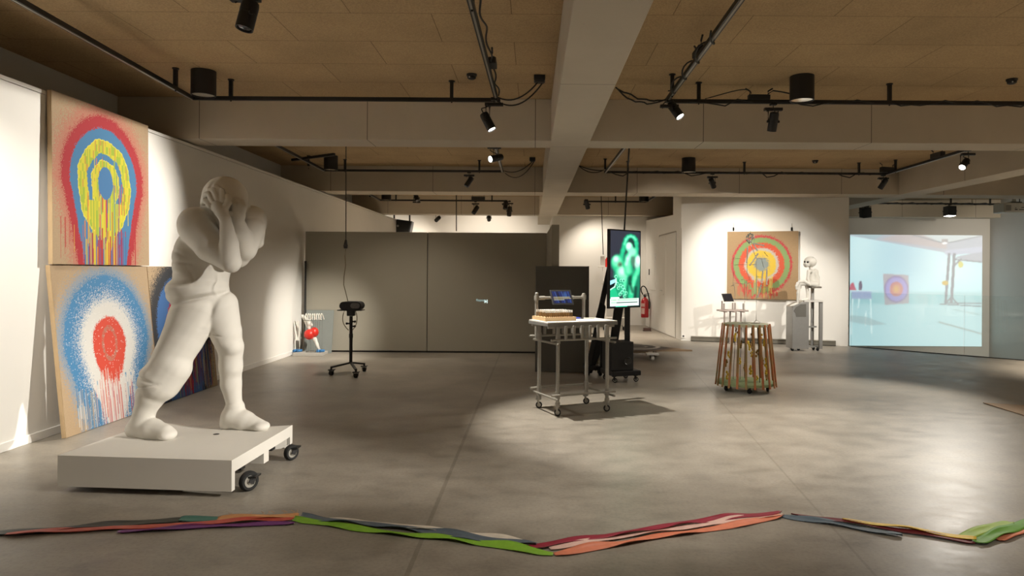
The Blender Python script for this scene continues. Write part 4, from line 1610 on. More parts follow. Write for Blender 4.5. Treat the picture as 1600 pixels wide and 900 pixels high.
br = tr + bl - tl
obj('screen', MB().slab([tl, tr, br, bl], (0, 1, 0), .010), white_wall, t)  # added backing for the glowing sheet, on what is bare wall
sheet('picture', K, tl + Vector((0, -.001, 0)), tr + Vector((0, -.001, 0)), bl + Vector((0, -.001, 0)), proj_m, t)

# small caption on the grey partition, glowing itself in place of thrown light
cap_m = glow('caption glow', (.55, .75, .72), .55)
ico_m = glow('icon glow', (.80, 1.0, .95), .9)
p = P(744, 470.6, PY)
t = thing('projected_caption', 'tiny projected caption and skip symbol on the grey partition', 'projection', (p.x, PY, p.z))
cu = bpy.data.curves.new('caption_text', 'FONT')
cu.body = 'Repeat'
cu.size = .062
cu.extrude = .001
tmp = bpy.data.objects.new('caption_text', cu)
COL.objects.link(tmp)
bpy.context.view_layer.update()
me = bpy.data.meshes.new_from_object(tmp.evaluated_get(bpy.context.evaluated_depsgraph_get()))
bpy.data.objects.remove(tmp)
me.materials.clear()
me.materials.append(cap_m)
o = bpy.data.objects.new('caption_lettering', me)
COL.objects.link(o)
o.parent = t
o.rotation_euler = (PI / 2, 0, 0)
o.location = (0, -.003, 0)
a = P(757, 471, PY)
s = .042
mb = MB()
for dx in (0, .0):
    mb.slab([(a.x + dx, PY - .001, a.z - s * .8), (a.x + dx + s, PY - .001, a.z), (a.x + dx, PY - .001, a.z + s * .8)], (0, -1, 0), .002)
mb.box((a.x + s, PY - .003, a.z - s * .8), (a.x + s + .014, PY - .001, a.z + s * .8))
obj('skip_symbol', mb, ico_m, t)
# ================================================================ projector on its wheeled stand
SYD = 10.25
base = G(548, 580)
bx, by = base.x, base.y
t = thing('wheeled_stand', 'slim black wheeled pole stand before the grey partition', 'stand', (bx, by, 0))
zt = P(548, 494, by).z
obj('pole', MB().cone((bx, by, .12), (bx, by, zt), .024, n=16).cone((bx, by, .5), (bx, by, .56), .03, n=16), black_metal, t, smooth=True)
feet = [G(517.5, 586.5), G(556, 590.5), G(569, 580.5)]
for i, f in enumerate(feet):
    f = Vector((f.x, f.y, 0))
    top = Vector((f.x, f.y, .115))
    obj('leg', MB().bar((bx, by, .13), top, .035, .022).cone(top + Vector((0, 0, .012)), top - Vector((0, 0, .03)), .014, n=10), black_metal, t)
    caster(t, f, .033, .05, .085, (1, .3 * (i - 1), 0), hub_m=black_plastic)
mb = MB().cbox((bx, by, zt + .055), (.11, .09, .10))
obj('head', mb, black_plastic, t, bevel=.008)
mb = MB()
for dz, s in ((-.02, 1), (-.05, -1), (-.09, 1)):
    mb.cone((bx, by, zt + dz - .06), (bx + s * .055, by - .01, zt + dz - .06), .012, n=10).ball((bx + s * .06, by - .01, zt + dz - .06), .018)
obj('clamp_knob', mb, black_plastic, t, smooth=True)
zs = P(548, 484.5, by).z
obj('tray', MB().cbox((bx, by, zs), (.36, .22, .012)), black_metal, t, bevel=.003)
t = thing('small_projector', 'small black rounded projector with a grey front on the wheeled pole stand', 'projector', (bx, by, zs + .006))
zc = P(549, 477.5, by).z
xa, xb = P(533, 478, by).x, P(567, 478, by).x
rr = (P(549, 471, by).z - P(549, 484, by).z) / 2


def stadium(x0, x1, z, r, y0, y1, m=10):
    pts = []
    for i in range(m + 1):
        a = -PI / 2 + PI * i / m
        pts.append(Vector((x1 - r + r * math.cos(a), y0, z + r * math.sin(a))))
    for i in range(m + 1):
        a = PI / 2 + PI * i / m
        pts.append(Vector((x0 + r + r * math.cos(a), y0, z + r * math.sin(a))))
    return MB().slab(pts, (0, 1, 0), y1 - y0)


obj('housing', stadium(xa, xb, zc, rr, by - .10, by + .12), black_plastic, t, bevel=.006)
obj('front_window', stadium(xa + .165, xb - .022, zc + .003, rr - .022, by - .104, by - .098), paint('grey grille', (.13, .12, .11), .4, var=.4, scale=60), t)
obj('lens', MB().cone((xa + .085, by - .106, zc), (xa + .085, by - .098, zc), .018), black_metal, t)
wire_m = paint('tan lead', (.16, .12, .07), .6)
for s, lb in ((-1, 'lead looping down on the left below the small projector'), (1, 'lead looping down on the right below the small projector')):
    a = Vector((bx + s * .03 - .03 + (.05 if s > 0 else -.06), by - .06, zs - .008))
    pts = bez((bx + s * .085, by - .06, zs - .01), (bx + s * .13, by - .08, zs - .15), (bx + s * .10, by - .06, zs - .22), (bx + s * .028, by - .028, zs - .30), 12)
    cable(lb, pts, .006, 'projector_lead', 'cable', 'leads below the small projector', wire_m)
# mains lead with a coupling hanging over it
A = P(540.5, 232, by)
B = P(540.5, 382, by)
C_ = P(543, 472, by)
A.z = ZC
cable('thin black lead hanging from the ceiling above the small projector', [A.lerp(B, i / 8) for i in range(9)], .007, 'hanging_cable', 'cable', 'cables hanging from the ceiling')
tt = thing('plug_coupling', 'black plug coupling in the lead above the small projector', 'plug', B)
obj('plug', MB().cone(B + Vector((0, 0, .07)), B + Vector((-.005, 0, -.01)), .014, .03, 12), black_plastic, tt, smooth=True)
obj('socket', MB().cone(B + Vector((-.005, 0, -.012)), B + Vector((-.005, 0, -.06)), .034, .026, 12), black_plastic, tt, smooth=True)
cable('kinked lead running from the coupling down to the small projector', [Vector(P(x, y, by)) for x, y in ((540, 389), (539, 400), (540, 415), (537.5, 432), (537, 445), (540, 456), (543, 468), (543.5, 471.5))], .006, 'hanging_cable', 'cable', 'cables hanging from the ceiling', wire_m)

# ================================================================ small figures in the far corner
FY = 12.0
f0 = G(480, 556.5)
FY = f0.y
sc_ = FPX / FY


def fq(x, y, dy=0.0):
    return P(x, y, FY + .16 + dy)


x0, x1 = P(457, 556, FY).x, P(502.5, 556, FY).x
t = thing('small_figures', 'small white figures with a round red body on a grey base in the far corner', 'sculpture', (f0.x, FY, 0))
obj('base_slab', MB().box((x0, FY, 0), (x1, FY + .36, .055)), paint('grey base slab', (.42, .40, .36), .7), t, bevel=.004)
bone = paint('white painted clay', (.74, .72, .66), .6, var=.05)
blue_m = paint('blue paint', (.05, .19, .42), .5)
red_m = paint('glossy red paint', (.62, .03, .02), .35)
S2 = Sculpt(fq(455, 560, -.2) - Vector((.02, 0, 0)), fq(506, 480, .2) + Vector((.02, 0, .02)), .006)


def A2(x, y, d=0):
    return np.array(fq(x, y, d))


S2.chain([A2(473, 494), A2(478, 499), A2(483, 505), A2(487, 508)], [.030, .036, .048, .022], .02)
S2.chain([A2(480, 500), A2(483, 512), A2(484, 518)], [.026, .024, .018], .02)
S2.chain([A2(476, 500), A2(480, 511)], [.02, .014], .015)
S2.chain([A2(492, 530), A2(495, 538), A2(500, 549)], [.036, .030, .017], .015)
S2.chain([A2(484, 517), A2(492, 531)], [.02, .03], .02)
V, F = S2.mesh()
obj_body = raw('leaning_body', V, F, bone, t)
mb = MB()
for cx, cy, rx, rz, d in ((483.5, 522.5, 8.5, 8.3, -.03), (491, 519, 6.8, 8.0, .0), (488, 521, 8.0, 8.5, .02)):
    mb.ball(fq(cx, cy, d), (rx / sc_, .085, rz / sc_), 22, 14)
obj('red_belly', mb, red_m, t, smooth='all')
# the rib cage on its row of upright wires
mb = MB()
for i in range(8):
    x = 478 + i * 3.4
    y1 = 491.5 - 2.5 * math.sin(i * 2.0 + .6)
    mb.tube(bez(fq(x, 500, -.06), fq(x - 1.5, 489, -.09), fq(x + 1, 485.5, 0), fq(x + 2.5 + (i % 2) * 2, 499, .07), 10), .0085, 6)
obj('rib_cage', mb, bone, t, smooth=True)
mb = MB()
for i in range(9):
    x = 476 + i * 3.4
    a = fq(x, 501 + (i % 2), -.05 if i % 2 else .05)
    mb.tube([a, Vector((a.x, a.y, .05))], .0028, 5)
mb.tube([fq(474, 500.5, -.05), fq(504, 500.5, -.05)], .004, 5)
mb.torus(Vector((fq(487, 550).x, FY + .16, .058)), (0, 0, 1), .10, .005, 24, 6)
obj('upright_wire', mb, paint('dark wire', (.12, .115, .10), .4, .6), t)
# standing pair of arms with an open hand
S3 = Sculpt(fq(452, 556, -.2), fq(474, 492, .2), .005)
S3.chain([A2(460.5, 508), A2(461.5, 518), A2(464, 531)], [.010, .016, .018], .012)
S3.chain([A2(468, 513), A2(468, 520), A2(466, 531)], [.012, .016, .018], .012)
S3.chain([A2(461, 531), A2(461, 549)], [.009, .011], .01)
S3.chain([A2(468, 531), A2(468.5, 549)], [.010, .012], .01)
for (ax_, ay_), (bx_, by_) in (((460.5, 508), (460, 502)), ((466, 512), (462, 504)), ((466.5, 511), (464.5, 502)), ((467, 511), (466.5, 502)), ((468, 512), (468.5, 504)), ((468.5, 514), (469.5, 509))):
    S3.chain([A2(ax_, ay_), A2(bx_, by_, -.02)], [.0085, .0065], .006)
V, F = S3.mesh()
raw('raised_hand', V, F, bone, t)
mb = MB()
for x, dx in ((461.5, 0), (467.5, .0), (498.5, .0), (503, .0)):
    p = fq(x, 549.5, -.03)
    mb.cone((p.x - .022, p.y - .04, .080), (p.x + .025, p.y + .04, .080), .025, n=16)
obj('blue_foot', mb, blue_m, t, smooth=True)

# ================================================================ tube table
E1 = (Vector((.90, 7.40, 0)) - Vector((.145, 7.05, 0))).normalized()
E2 = Vector((-E1.y, E1.x, 0))
near = Vector((.145, 7.055, 0))
TLN, TWD, TZ = .835, .475, .980


def tp(a, b, z):
    """point of the table: a along its long side, b across, from the near corner"""
    return near + E1 * a + E2 * b + Vector((0, 0, z))


MT = Matrix(((E1.x, E2.x, 0, 0), (E1.y, E2.y, 0, 0), (0, 0, 1, 0), (0, 0, 0, 1)))
t = thing('tube_table', 'tall table of grey steel tubes with a white top, on casters', 'table', tp(TLN / 2, TWD / 2, 0))
top_m = paint('white table top', (.72, .70, .66), .45, var=.03)
rim_m = paint('grey aluminium edge', (.24, .235, .22), .5, .2)
obj('tabletop', MB().hexa([tp(*c, z) for z in (TZ - .012, TZ) for c in ((0, 0), (TLN, 0), (TLN, TWD), (0, TWD))]), top_m, t, bevel=.002)
mb = MB()
for a, b_, c, d in ((-.004, -.004, TLN + .004, .02), (-.004, TWD - .02, TLN + .004, TWD + .004), (-.004, .02, .02, TWD - .02), (TLN - .02, .02, TLN + .004, TWD - .02)):
    mb.hexa([tp(*k, z) for z in (TZ - .045, TZ - .001 if False else TZ - .0125) for k in ((a, b_), (c, b_), (c, d), (a, d))])
obj('edge_frame', mb, rim_m, t, bevel=.002)
# measured feet
W = [G(844, 637.5), G(869, 650), G(916, 631), G(948, 643)]
loc = [((w - near).dot(E1), (w - near).dot(E2)) for w in W]
A0 = (loc[0][0] + loc[1][0]) / 2
A1 = (loc[2][0] + loc[3][0]) / 2
B0 = (loc[1][1] + loc[3][1]) / 2
B1 = (loc[0][1] + loc[2][1]) / 2
Rt = .0195
legs = [(A0, B0), (A1, B0), (A0, B1), (A1, B1)]
zback = P(838.5, 458, 7.62).z


def clamp(mb, p, r=.027, l=.042, ax=(0, 0, 1)):
    ax = Vector(ax)
    p = Vector(p)
    mb.cone(p - ax * l / 2, p + ax * l / 2, r, n=14)
    s = Vector((ax.y, ax.z, ax.x))
    mb.cone(p + s * r * .8, p + s * r * 1.5, .008, n=8)
    return mb


for a, b_ in legs:
    o = obj('leg', MB().cone(tp(a, b_, .10), tp(a, b_, TZ - .05), Rt, n=16), galv, t, smooth=True)
    mb = MB()
    for z in (.20, .235, .775, .81):
        clamp(mb, tp(a, b_, z))
    clamp(mb, tp(a, b_, .12), .026, .05)
    obj('clamp', mb, galv, o, smooth=True)
    caster(t, tp(a, b_, 0), .036, .026, .105, (E1 * .5 + E2).normalized(), hub_m=galv, fork_m=galv)
for z, ext in ((.20, .09), (.775, .10)):
    obj('rail', MB().cone(tp(A0 - ext, B0 - .04, z + .02), tp(A1 + ext * .9, B0 - .04, z + .02), .012, n=12), galv, t, smooth=True)
    obj('rail', MB().cone(tp(A0 - ext, B1 + .04, z + .02), tp(A1 + ext, B1 + .04, z + .02), .012, n=12), galv, t, smooth=True)
    obj('rail', MB().cone(tp(A0 - .04, B0 - ext, z - .02), tp(A0 - .04, B1 + ext * .6, z - .02), .012, n=12), galv, t, smooth=True)
    obj('rail', MB().cone(tp(A1 + .04, B0 - ext, z - .02), tp(A1 + .04, B1 + ext * .6, z - .02), .012, n=12), galv, t, smooth=True)
for b_, n_, z0 in ((B0 - .05, 6, TZ - .185), (B1 + .03, 5, TZ - .17)):
    for i in range(n_):
        a = A0 + (A1 - A0) * (i + .7) / (n_ + .2)
        obj('hanging_tube', MB().cone(tp(a, b_, z0), tp(a, b_, TZ - .04), .0165, n=14), galv, t, smooth=True)
mb = MB()
for b_ in (B0 + .03, B1 - .03):
    mb.bar(tp(.02, b_, TZ - .058), tp(TLN - .02, b_, TZ - .058), .04, .024)
obj('under_rail', mb, galv, t)
ap = [tp(A0 - .05, TWD + .03, 0), tp(A1 - .02, TWD + .03, 0)]
u0, u1 = P(838.5, 458, 7.55), P(912, 459, 7.85)
for u in (u0, u1):
    obj('upright', MB().cone((u.x, u.y, .74), (u.x, u.y, u.z), .019, n=16).ball((u.x, u.y, u.z), (.019, .019, .008)), galv, t, smooth=True)
zb = 1.213
mb = MB().cone((u0.x, u0.y, zb), (u1.x, u1.y, zb + .0), .016, n=14)
for u in (u0, u1):
    clamp(mb, (u.x, u.y, zb), .028, .05)
dU = (Vector((u1.x, u1.y, 0)) - Vector((u0.x, u0.y, 0))).normalized()
for k in (.07, .45):
    q_ = Vector((u0.x, u0.y, zb)) + dU * k
    mb.cone(q_ - dU * .03, q_ + dU * .03, .023, n=14)
obj('crossbar', mb, galv, t, smooth=True)


def tablet(label, c, w, h, dirx, tilt, canvas=None, name='tablet', roll=0.0):
    """screen facing the camera side; dirx is its width direction"""
    c = Vector(c)
    X = Vector(dirx).normalized()
    N = Vector((X.y, -X.x, 0)).normalized()
    Z = (Vector((0, 0, 1)) * math.cos(tilt) - N * math.sin(tilt)).normalized()
    N = X.cross(Z)
    X, Z = X * math.cos(roll) - Z * math.sin(roll), Z * math.cos(roll) + X * math.sin(roll)
    t = thing(name, label, 'tablet', c)
    M = Matrix(((X.x, N.x, Z.x), (X.y, N.y, Z.y), (X.z, N.z, Z.z))).to_4x4()
    obj('case', MB().cbox(c, (w, .014, h), M), black_plastic, t, bevel=.004)
    f = c + N * .0078
    tl, tr, bl = f - X * w * .43 + Z * h * .39, f + X * w * .43 + Z * h * .39, f - X * w * .43 - Z * h * .39
    if canvas:
        sheet('screen', canvas, tl, tr, bl, attr_mat('tablet screen', .75, .2, 0), t)
    else:
        br = tr + bl - tl
        obj('screen', MB().slab([tl, tr, br, bl], N, .001), paint('dark screen glass', (.02, .018, .022), .12), t)
    return t


cv = Canvas(70, 46, (22, 34, 84))
for i in range(9):
    cv.seg((.05 + i * .12, 0), (.16 + i * .11, 1), .05 + .02 * (i % 3), [(34, 62, 140), (60, 96, 170), (16, 22, 50)][i % 3], .7)
cv.ell(.70, .35, .10, .3, (70, 120, 190), .7, .5)
cv.blur(2)
for y, x1, c in ((.50, .86, (225, 215, 150)), (.61, .92, (230, 205, 110)), (.72, .52, (225, 220, 170))):
    x = .06
    gg = np.random.default_rng(int(y * 100))
    while x < x1:
        wv = gg.uniform(.05, .12)
        cv.seg((x, y), (x + wv, y), .05, c, .95)
        x += wv + .035
cc = P(877.5, 464.8, 7.62)
tablet('tablet with a lit blue screen clamped to the bar over the tube table', cc, .262, .185, (math.cos(.42), math.sin(.42), 0), .50, cv)

# wooden tray of vials
wood = paint('pale beech', (.62, .44, .24), .55, var=.12, scale=14)
t0, t1 = .02, .395
zTr = TZ
tn = tp(.035, .155, 0)
tray = thing('vial_tray', 'pale wooden tray full of white capped vials on the tube table', 'tray', tp(.20, .30, TZ))
mb = MB().hexa([tp(*c, z) for z in (TZ, TZ + .012) for c in ((.03, .13), (.40, .13), (.40, .46), (.03, .46))])
for a, b_, c, d in ((.03, .13, .40, .145), (.03, .445, .40, .46), (.03, .145, .045, .445), (.385, .145, .40, .445)):
    mb.hexa([tp(*k, z) for z in (TZ + .012, TZ + .042) for k in ((a, b_), (c, b_), (c, d), (a, d))])
obj('tray_body', mb, wood, tray)
obj('rack_plate', MB().hexa([tp(*c, z) for z in (TZ + .034, TZ + .040) for c in ((.05, .15), (.38, .15), (.38, .44), (.05, .44))]), wood, tray)
vm = MB().slot(0).lathe([(.0075, 0), (.0078, .004), (.0078, .042), (.005, .050)], n=10)
vm.slot(1).lathe([(.0082, .048), (.0082, .070), (.006, .072)], n=10)
amber = paint('amber filled vial', (.26, .16, .07), .2, var=.2)
cap_w = paint('white vial cap', (.86, .85, .82), .45)
vial = obj('vial', vm, [amber, cap_w], smooth=True)
tag(vial, 'small white capped vial standing in the wooden tray on the tube table', 'vial', 'vials in the wooden tray')
first = True
for j in range(4):
    for i in range(14):
        p = tp(.062 + i * .0236, .170 + j * .078, TZ + .0402)
        if first:
            vial.location = p
            first = False
        else:
            o = vial.copy()
            o.location = p
            COL.objects.link(o)


def pen(label, a, b_, m1, m2, r=.009, split=.45):
    a, b_ = Vector(a), Vector(b_)
    t = thing('marker_pen', label, 'pen', a)
    mdl = a.lerp(b_, split)
    obj('barrel', MB().cone(mdl, b_, r, n=12), m2, t, smooth=True)
    obj('cap', MB().cone(a, mdl, r * 1.15, n=12), m1, t, smooth=True)


redp, bluep, whitep = paint('red pen plastic', (.55, .03, .05), .4), paint('blue pen plastic', (.04, .07, .45), .4), paint('white pen plastic', (.7, .7, .62), .4)
pen('red marker pen lying on the tube table', tp(.40, .40, TZ + .011), tp(.50, .33, TZ + .011), redp, redp)
pen('blue marker pen beside the red one on the tube table', tp(.46, .40, TZ + .011), tp(.56, .33, TZ + .011), bluep, bluep)
pen('white pen with a dark tip on the tube table', tp(.57, .36, TZ + .008), tp(.72, .30, TZ + .008), black_plastic, whitep, .006, .25)

# ================================================================ portrait screen on its stand
TY0, TY1 = 9.22, 9.66
tl, tr, bl, br = P(952.5, 357.2, TY0), P(1001.5, 361, TY1), P(951, 482.3, TY0), P(999.6, 480, TY1)
bl.x, bl.y, br.x, br.y = tl.x, tl.y, tr.x, tr.y
tr.z = tl.z = (tl.z + tr.z) / 2
br.z = bl.z = (bl.z + br.z) / 2
X = (tr - tl).normalized()
N = Vector((X.y, -X.x, 0)).normalized()
cen = (tl + br) / 2
pole = P(980, 520, 9.62)
t = thing('screen_stand', 'black wheeled floor stand carrying the portrait screen', 'stand', (pole.x, pole.y, 0))
obj('pole', MB().bar((pole.x, pole.y, .17), (pole.x, pole.y, tl.z - .3), .075, .045, up=(0, 1, 0)), black_metal, t, bevel=.006)
z_ = P(985, 584, 9.25).z
fpl = [P(951, 600, 9.2), P(998, 592, 9.25)]
bxm, bym = P(970, 594, 9.45).x, 9.50
obj('foot_plate', MB().cbox((bxm, bym, .125), (.43, .42, .07), Matrix.Rotation(.32, 4, 'Z')), black_metal, t, bevel=.012)
R_ = Matrix.Rotation(.32, 4, 'Z')
for sx in (-.16, .16):
    for sy in (-.16, .16):
        c = Vector((bxm, bym, 0)) + R_ @ Vector((sx, sy, 0))
        caster(t, c, .034, .03, .094, R_ @ Vector((.3, 1, 0)), hub_m=chrome)
br_c = cen - N * .05
obj('mount_plate', MB().cbox(br_c, (.3, .03, .3), Matrix.Rotation(math.atan2(X.y, X.x), 4, 'Z')), black_metal, t)
obj('mount_arm', MB().bar(br_c, (pole.x, pole.y, cen.z), .06, .08), black_metal, t)

t = thing('portrait_screen', 'upright lit screen showing blurred green tentacle forms', 'screen', cen)
e = N * .022
obj('bezel', MB().slab([tl, tr, br, bl], -N, .045), black_plastic, t, bevel=.004)
TV = Canvas(120, 300, (44, 46, 56))
w_, h_ = 47.0, 122.0


def tvp(x, y):
    """crop coordinates of the picture"""
    return ((x - 137) / 287.0, (y - 52) / 730.0)


def blob(x, y, rx, ry, c, al=1.0, soft=.2):
    TV.ell(*tvp(x, y), rx / 287, ry / 730, c, al, soft)


def strand(pts, w, c, al=1.0, soft=.012):
    for a, b_ in zip(pts[:-1], pts[1:]):
        TV.seg(tvp(*a), tvp(*b_), w / 730, c, al, soft, asp=287 / 730)


G1, G2, G3, G4 = (36, 172, 118), (104, 216, 162), (196, 244, 216), (14, 84, 62)
arch = [(240, 312), (256, 240), (270, 180), (285, 132), (305, 108), (330, 100), (358, 108), (377, 130), (385, 165), (386, 220), (384, 285)]
strand(arch, 46, (20, 120, 86))
strand(arch, 30, (40, 180, 128), .9)
strand(arch[2:8], 14, (120, 228, 180), .8)
strand([(330, 135), (342, 160), (350, 200), (352, 240)], 34, (22, 50, 46), .9)
# lower mass
for pts, w, c in (([(215, 430), (212, 520), (200, 640), (170, 700)], 84, (24, 140, 98)), ([(285, 420), (290, 520), (280, 620), (300, 700)], 74, (34, 170, 120)),
                  ([(340, 420), (330, 520), (318, 600), (300, 700)], 50, (16, 90, 66)), ([(405, 420), (378, 500), (350, 580), (338, 680)], 66, (40, 180, 126)), ([(416, 500), (404, 580), (396, 690)], 40, (22, 110, 80))):
    strand(pts, w, c, 1, .02)
strand([(402, 430), (374, 505), (348, 585), (340, 650)], 22, G2, .9, .02)
strand([(270, 440), (276, 520), (270, 600)], 26, G2, .8, .02)
strand([(332, 470), (326, 560), (352, 640)], 16, (8, 40, 32), .9, .02)
strand([(380, 600), (376, 700)], 22, (8, 40, 34), .9, .02)
# coils
blob(206, 362, 62, 80, G1)
blob(198, 345, 44, 52, G2, .95, .3)
blob(190, 325, 22, 26, G3, .9, .5)
blob(228, 380, 22, 28, (92, 120, 92), .95, .4)
blob(232, 384, 11, 15, (44, 70, 58), .9, .4)
blob(252, 452, 56, 64, (120, 218, 168), .95, .3)
blob(250, 440, 30, 34, G3, .8, .5)
blob(396, 345, 36, 66, (168, 222, 196), .95, .3)
blob(404, 330, 18, 34, (226, 246, 234), .8, .5)
# central trunk with its bulb
strand([(350, 255), (318, 310), (304, 370), (312, 440)], 84, (46, 176, 124), 1, .02)
strand([(346, 255), (312, 312), (298, 372), (306, 440)], 44, G2, .95, .02)
strand([(330, 262), (302, 318), (290, 372)], 18, G3, .8, .02)
blob(352, 335, 20, 52, (70, 110, 90), .9, .4)
blob(316, 205, 36, 46, G2)
blob(312, 196, 25, 33, G3, .95, .3)
blob(348, 250, 36, 40, (140, 228, 184), .9, .4)
TV.blur(3)
# clear glassy tangle at lower left
TV.poly([tvp(*p) for p in ((137, 498), (192, 500), (190, 640), (137, 640))], (26, 34, 42), .8)
TV.poly([tvp(*p) for p in ((137, 530), (190, 512), (190, 545), (137, 572))], (150, 222, 232))
TV.poly([tvp(*p) for p in ((137, 572), (190, 545), (182, 585), (137, 612))], (8, 22, 24))
TV.poly([tvp(*p) for p in ((137, 618), (182, 590), (200, 640), (220, 700), (137, 700))], (30, 170, 118))
strand([(137, 616), (180, 588), (194, 540), (190, 490)], 12, G3, .9, .004)
for x, y in ((190, 492), (238, 528), (262, 528), (236, 575), (248, 640), (215, 600), (270, 620), (288, 650), (205, 560), (255, 590), (230, 660), (275, 680)):
    blob(x, y, 14, 17, (150, 244, 196), .9, .25)
    blob(x + 2, y + 2, 8, 10, (22, 120, 90), .9, .3)
TV.blur(1)
TV.poly([tvp(*p) for p in ((145, 688), (222, 688), (222, 702), (145, 702))], (236, 250, 238))
TV.poly([tvp(*p) for p in ((137, 702), (412, 702), (412, 772), (137, 772))], (226, 250, 236))
TV.poly([tvp(*p) for p in ((205, 705), (400, 705), (400, 726), (205, 726))], (170, 236, 180))
for i, x in enumerate((150, 160, 170, 180, 190)):
    TV.poly([tvp(*p) for p in ((x, 708), (x + 7, 708), (x + 7, 720), (x, 720))], (110, 215, 120))
    TV.poly([tvp(*p) for p in ((x - 2, 734), (x + 5, 734), (x + 5, 745), (x - 2, 745))], (120, 215, 140))
TV.poly([tvp(*p) for p in ((197, 736), (402, 736), (402, 746), (197, 746))], (30, 60, 56))
TV.poly([tvp(*p) for p in ((190, 772), (300, 772), (300, 790), (190, 790))], (60, 190, 150))
TV.poly([tvp(*p) for p in ((300, 776), (420, 776), (420, 790), (300, 790))], (30, 60, 50))
m = N * .0015
k = .018
U = (bl - tl).normalized()
sheet('picture', TV, tl + X * k + U * k + m, tr - X * k + U * k + m, bl + X * k - U * k + m, attr_mat('screen picture', 1.5, .2, 0), t)

# loudspeaker box on the stand's foot plate
sp0 = Vector((bxm, bym, .16))
t = thing('floor_speaker', 'black loudspeaker box with a round port on the foot of the screen stand', 'speaker', sp0)
zt = P(968, 533.5, 9.4).z
Ms = Matrix.Translation((bxm - .015, bym - .02, .1605)) @ R_
obj('cabinet', MB().box((-.205, -.16, 0), (.135, .14, zt - .16), Ms), black_plastic, t, bevel=.008)
pc = Ms @ Vector((.045, -.162, .13))
pn = R_ @ Vector((0, -1, 0))
obj('port', MB().lathe([(.052, 0), (.056, .006), (.050, .010), (.044, .004), (.036, -.03 + .031), (.002, .0015)], pc, pn, 24), paint('port ring', (.035, .035, .035), .3), t, smooth=True)

# black leaning frame behind the screen
t = thing('black_easel', 'black leaning frame with a padded block behind the portrait screen', 'easel', (P(935, 590, 9.95).x, 9.95, 0))
a, b_ = P(957, 396, 10.05), P(917, 586, 9.95)
obj('leaning_bar', MB().bar(a, b_, .075, .05, up=(0, 1, 0)), black_metal, t, bevel=.006)
pd = (b_ - a).normalized()
pc = [P(938, 471, 9.95), P(947, 478, 9.95), P(944, 502, 9.95), P(930, 502, 9.95)]
obj('padded_block', MB().slab(pc, (0, 1, 0), .09), paint('black foam', (.014, .014, .014), .95), t, bevel=.02)
pc = [P(961, 470, 10.12), P(976, 470, 10.12), P(966, 534, 10.12), P(953, 536, 10.12)]
obj('rear_panel', MB().slab(pc, (0, 1, 0), .05), black_metal, t, bevel=.005)
pc = [P(934, 530, 9.95), P(943, 530, 9.95), P(927, 582, 9.95), P(918, 586, 9.95)]
obj('brace', MB().slab([P(933, 528, 9.97), P(949, 528, 9.97), P(949, 548, 9.97), P(940, 548, 9.97), P(925, 583, 9.97), P(912, 585, 9.97)], (0, 1, 0), .06), black_metal, t, bevel=.004)
q0 = P(943, 560, 9.9)
obj('post', MB().box((q0.x - .05, 9.86, .11), (q0.x + .07, 9.92, P(943, 530, 9.9).z)), black_metal, t, bevel=.004)
a, b_ = P(913, 582, 9.9), P(953, 582, 9.9)
obj('base_bar', MB().box((a.x, 9.86, .085), (b_.x, 10.16, .145)), black_metal, t, bevel=.006)
for x in (918, 938):
    for dy in (-.02, .18):
        c = P(x, 590, 9.9)
        caster(t, (c.x, 9.92 + dy, 0), .034, .03, .088, (1, .4, 0), hub_m=black_plastic)
mb = MB()
gg = random.Random(4)
for i in range(7):
    a = P(930 + gg.uniform(0, 2), 580, 10.0)
    mb.tube(bez(a, P(926 + gg.uniform(0, 10), 575, 10.0), P(928 + gg.uniform(0, 8), 556, 10.0), P(934 + gg.uniform(-1, 2), 556 + gg.uniform(-4, 16), 10.0), 8), .005, 5)
obj('wire_tangle', mb, paint('pale wire', (.5, .44, .33), .5), t)

# white socket cluster with a red plug on the hanging cable, and a thin white wheeled frame
c = P(941.5, 407, 17.2)
t = thing('hanging_socket', 'white socket block with red plug hanging left of the portrait screen', 'socket', c)
obj('block', MB().cbox(c, (.10, .06, .22)).cbox(c + Vector((-.03, 0, -.16)), (.16, .05, .03)), plaster, t, bevel=.008)
obj('lead', MB().tube(bez(c - Vector((0, 0, .15)), c + Vector((.02, 0, -.5)), c + Vector((.1, 0, -.9)), P(947, 500, 17.2), 10), .008, 6), plaster, t, smooth=True)
c = P(948.5, 411, 17.1)
obj('red_plug', MB().cone(c + Vector((0, 0, .10)), c - Vector((0, 0, .10)), .05, .045, 14), red_m, t, smooth=True)
obj('plug_collar', MB().cone(c + Vector((0, 0, .10)), c + Vector((0, 0, .14)), .03, .02, 14), red_m, t, smooth=True)
t = thing('white_trolley', 'thin white tube trolley standing far behind the portrait screen', 'trolley', (P(960, 515, 17.4).x, 17.4, 0))
mb = MB()
x0, x1 = P(946, 500, 17.4).x, P(977, 500, 17.4).x
for x in (x0, x1):
    for y in (17.4, 17.75):
        mb.cone((x, y, .1), (x, y, 1.25), .02, n=10)
for z in (.35, .62, 1.2):
    for y in (17.4, 17.75):
        mb.cone((x0 - .06, y, z), (x1 + .06, y, z), .014, n=10)
obj('tube_frame', mb, plaster, t, smooth=True)
obj('shelf', MB().box((x0, 17.4, .60), (x1, 17.75, .625)), plaster, t)
for x in (x0, x1):
    for y in (17.4, 17.75):
        caster(t, (x, y, 0), .045, .03, .11, (1, .2, 0), hub_m=black_plastic)

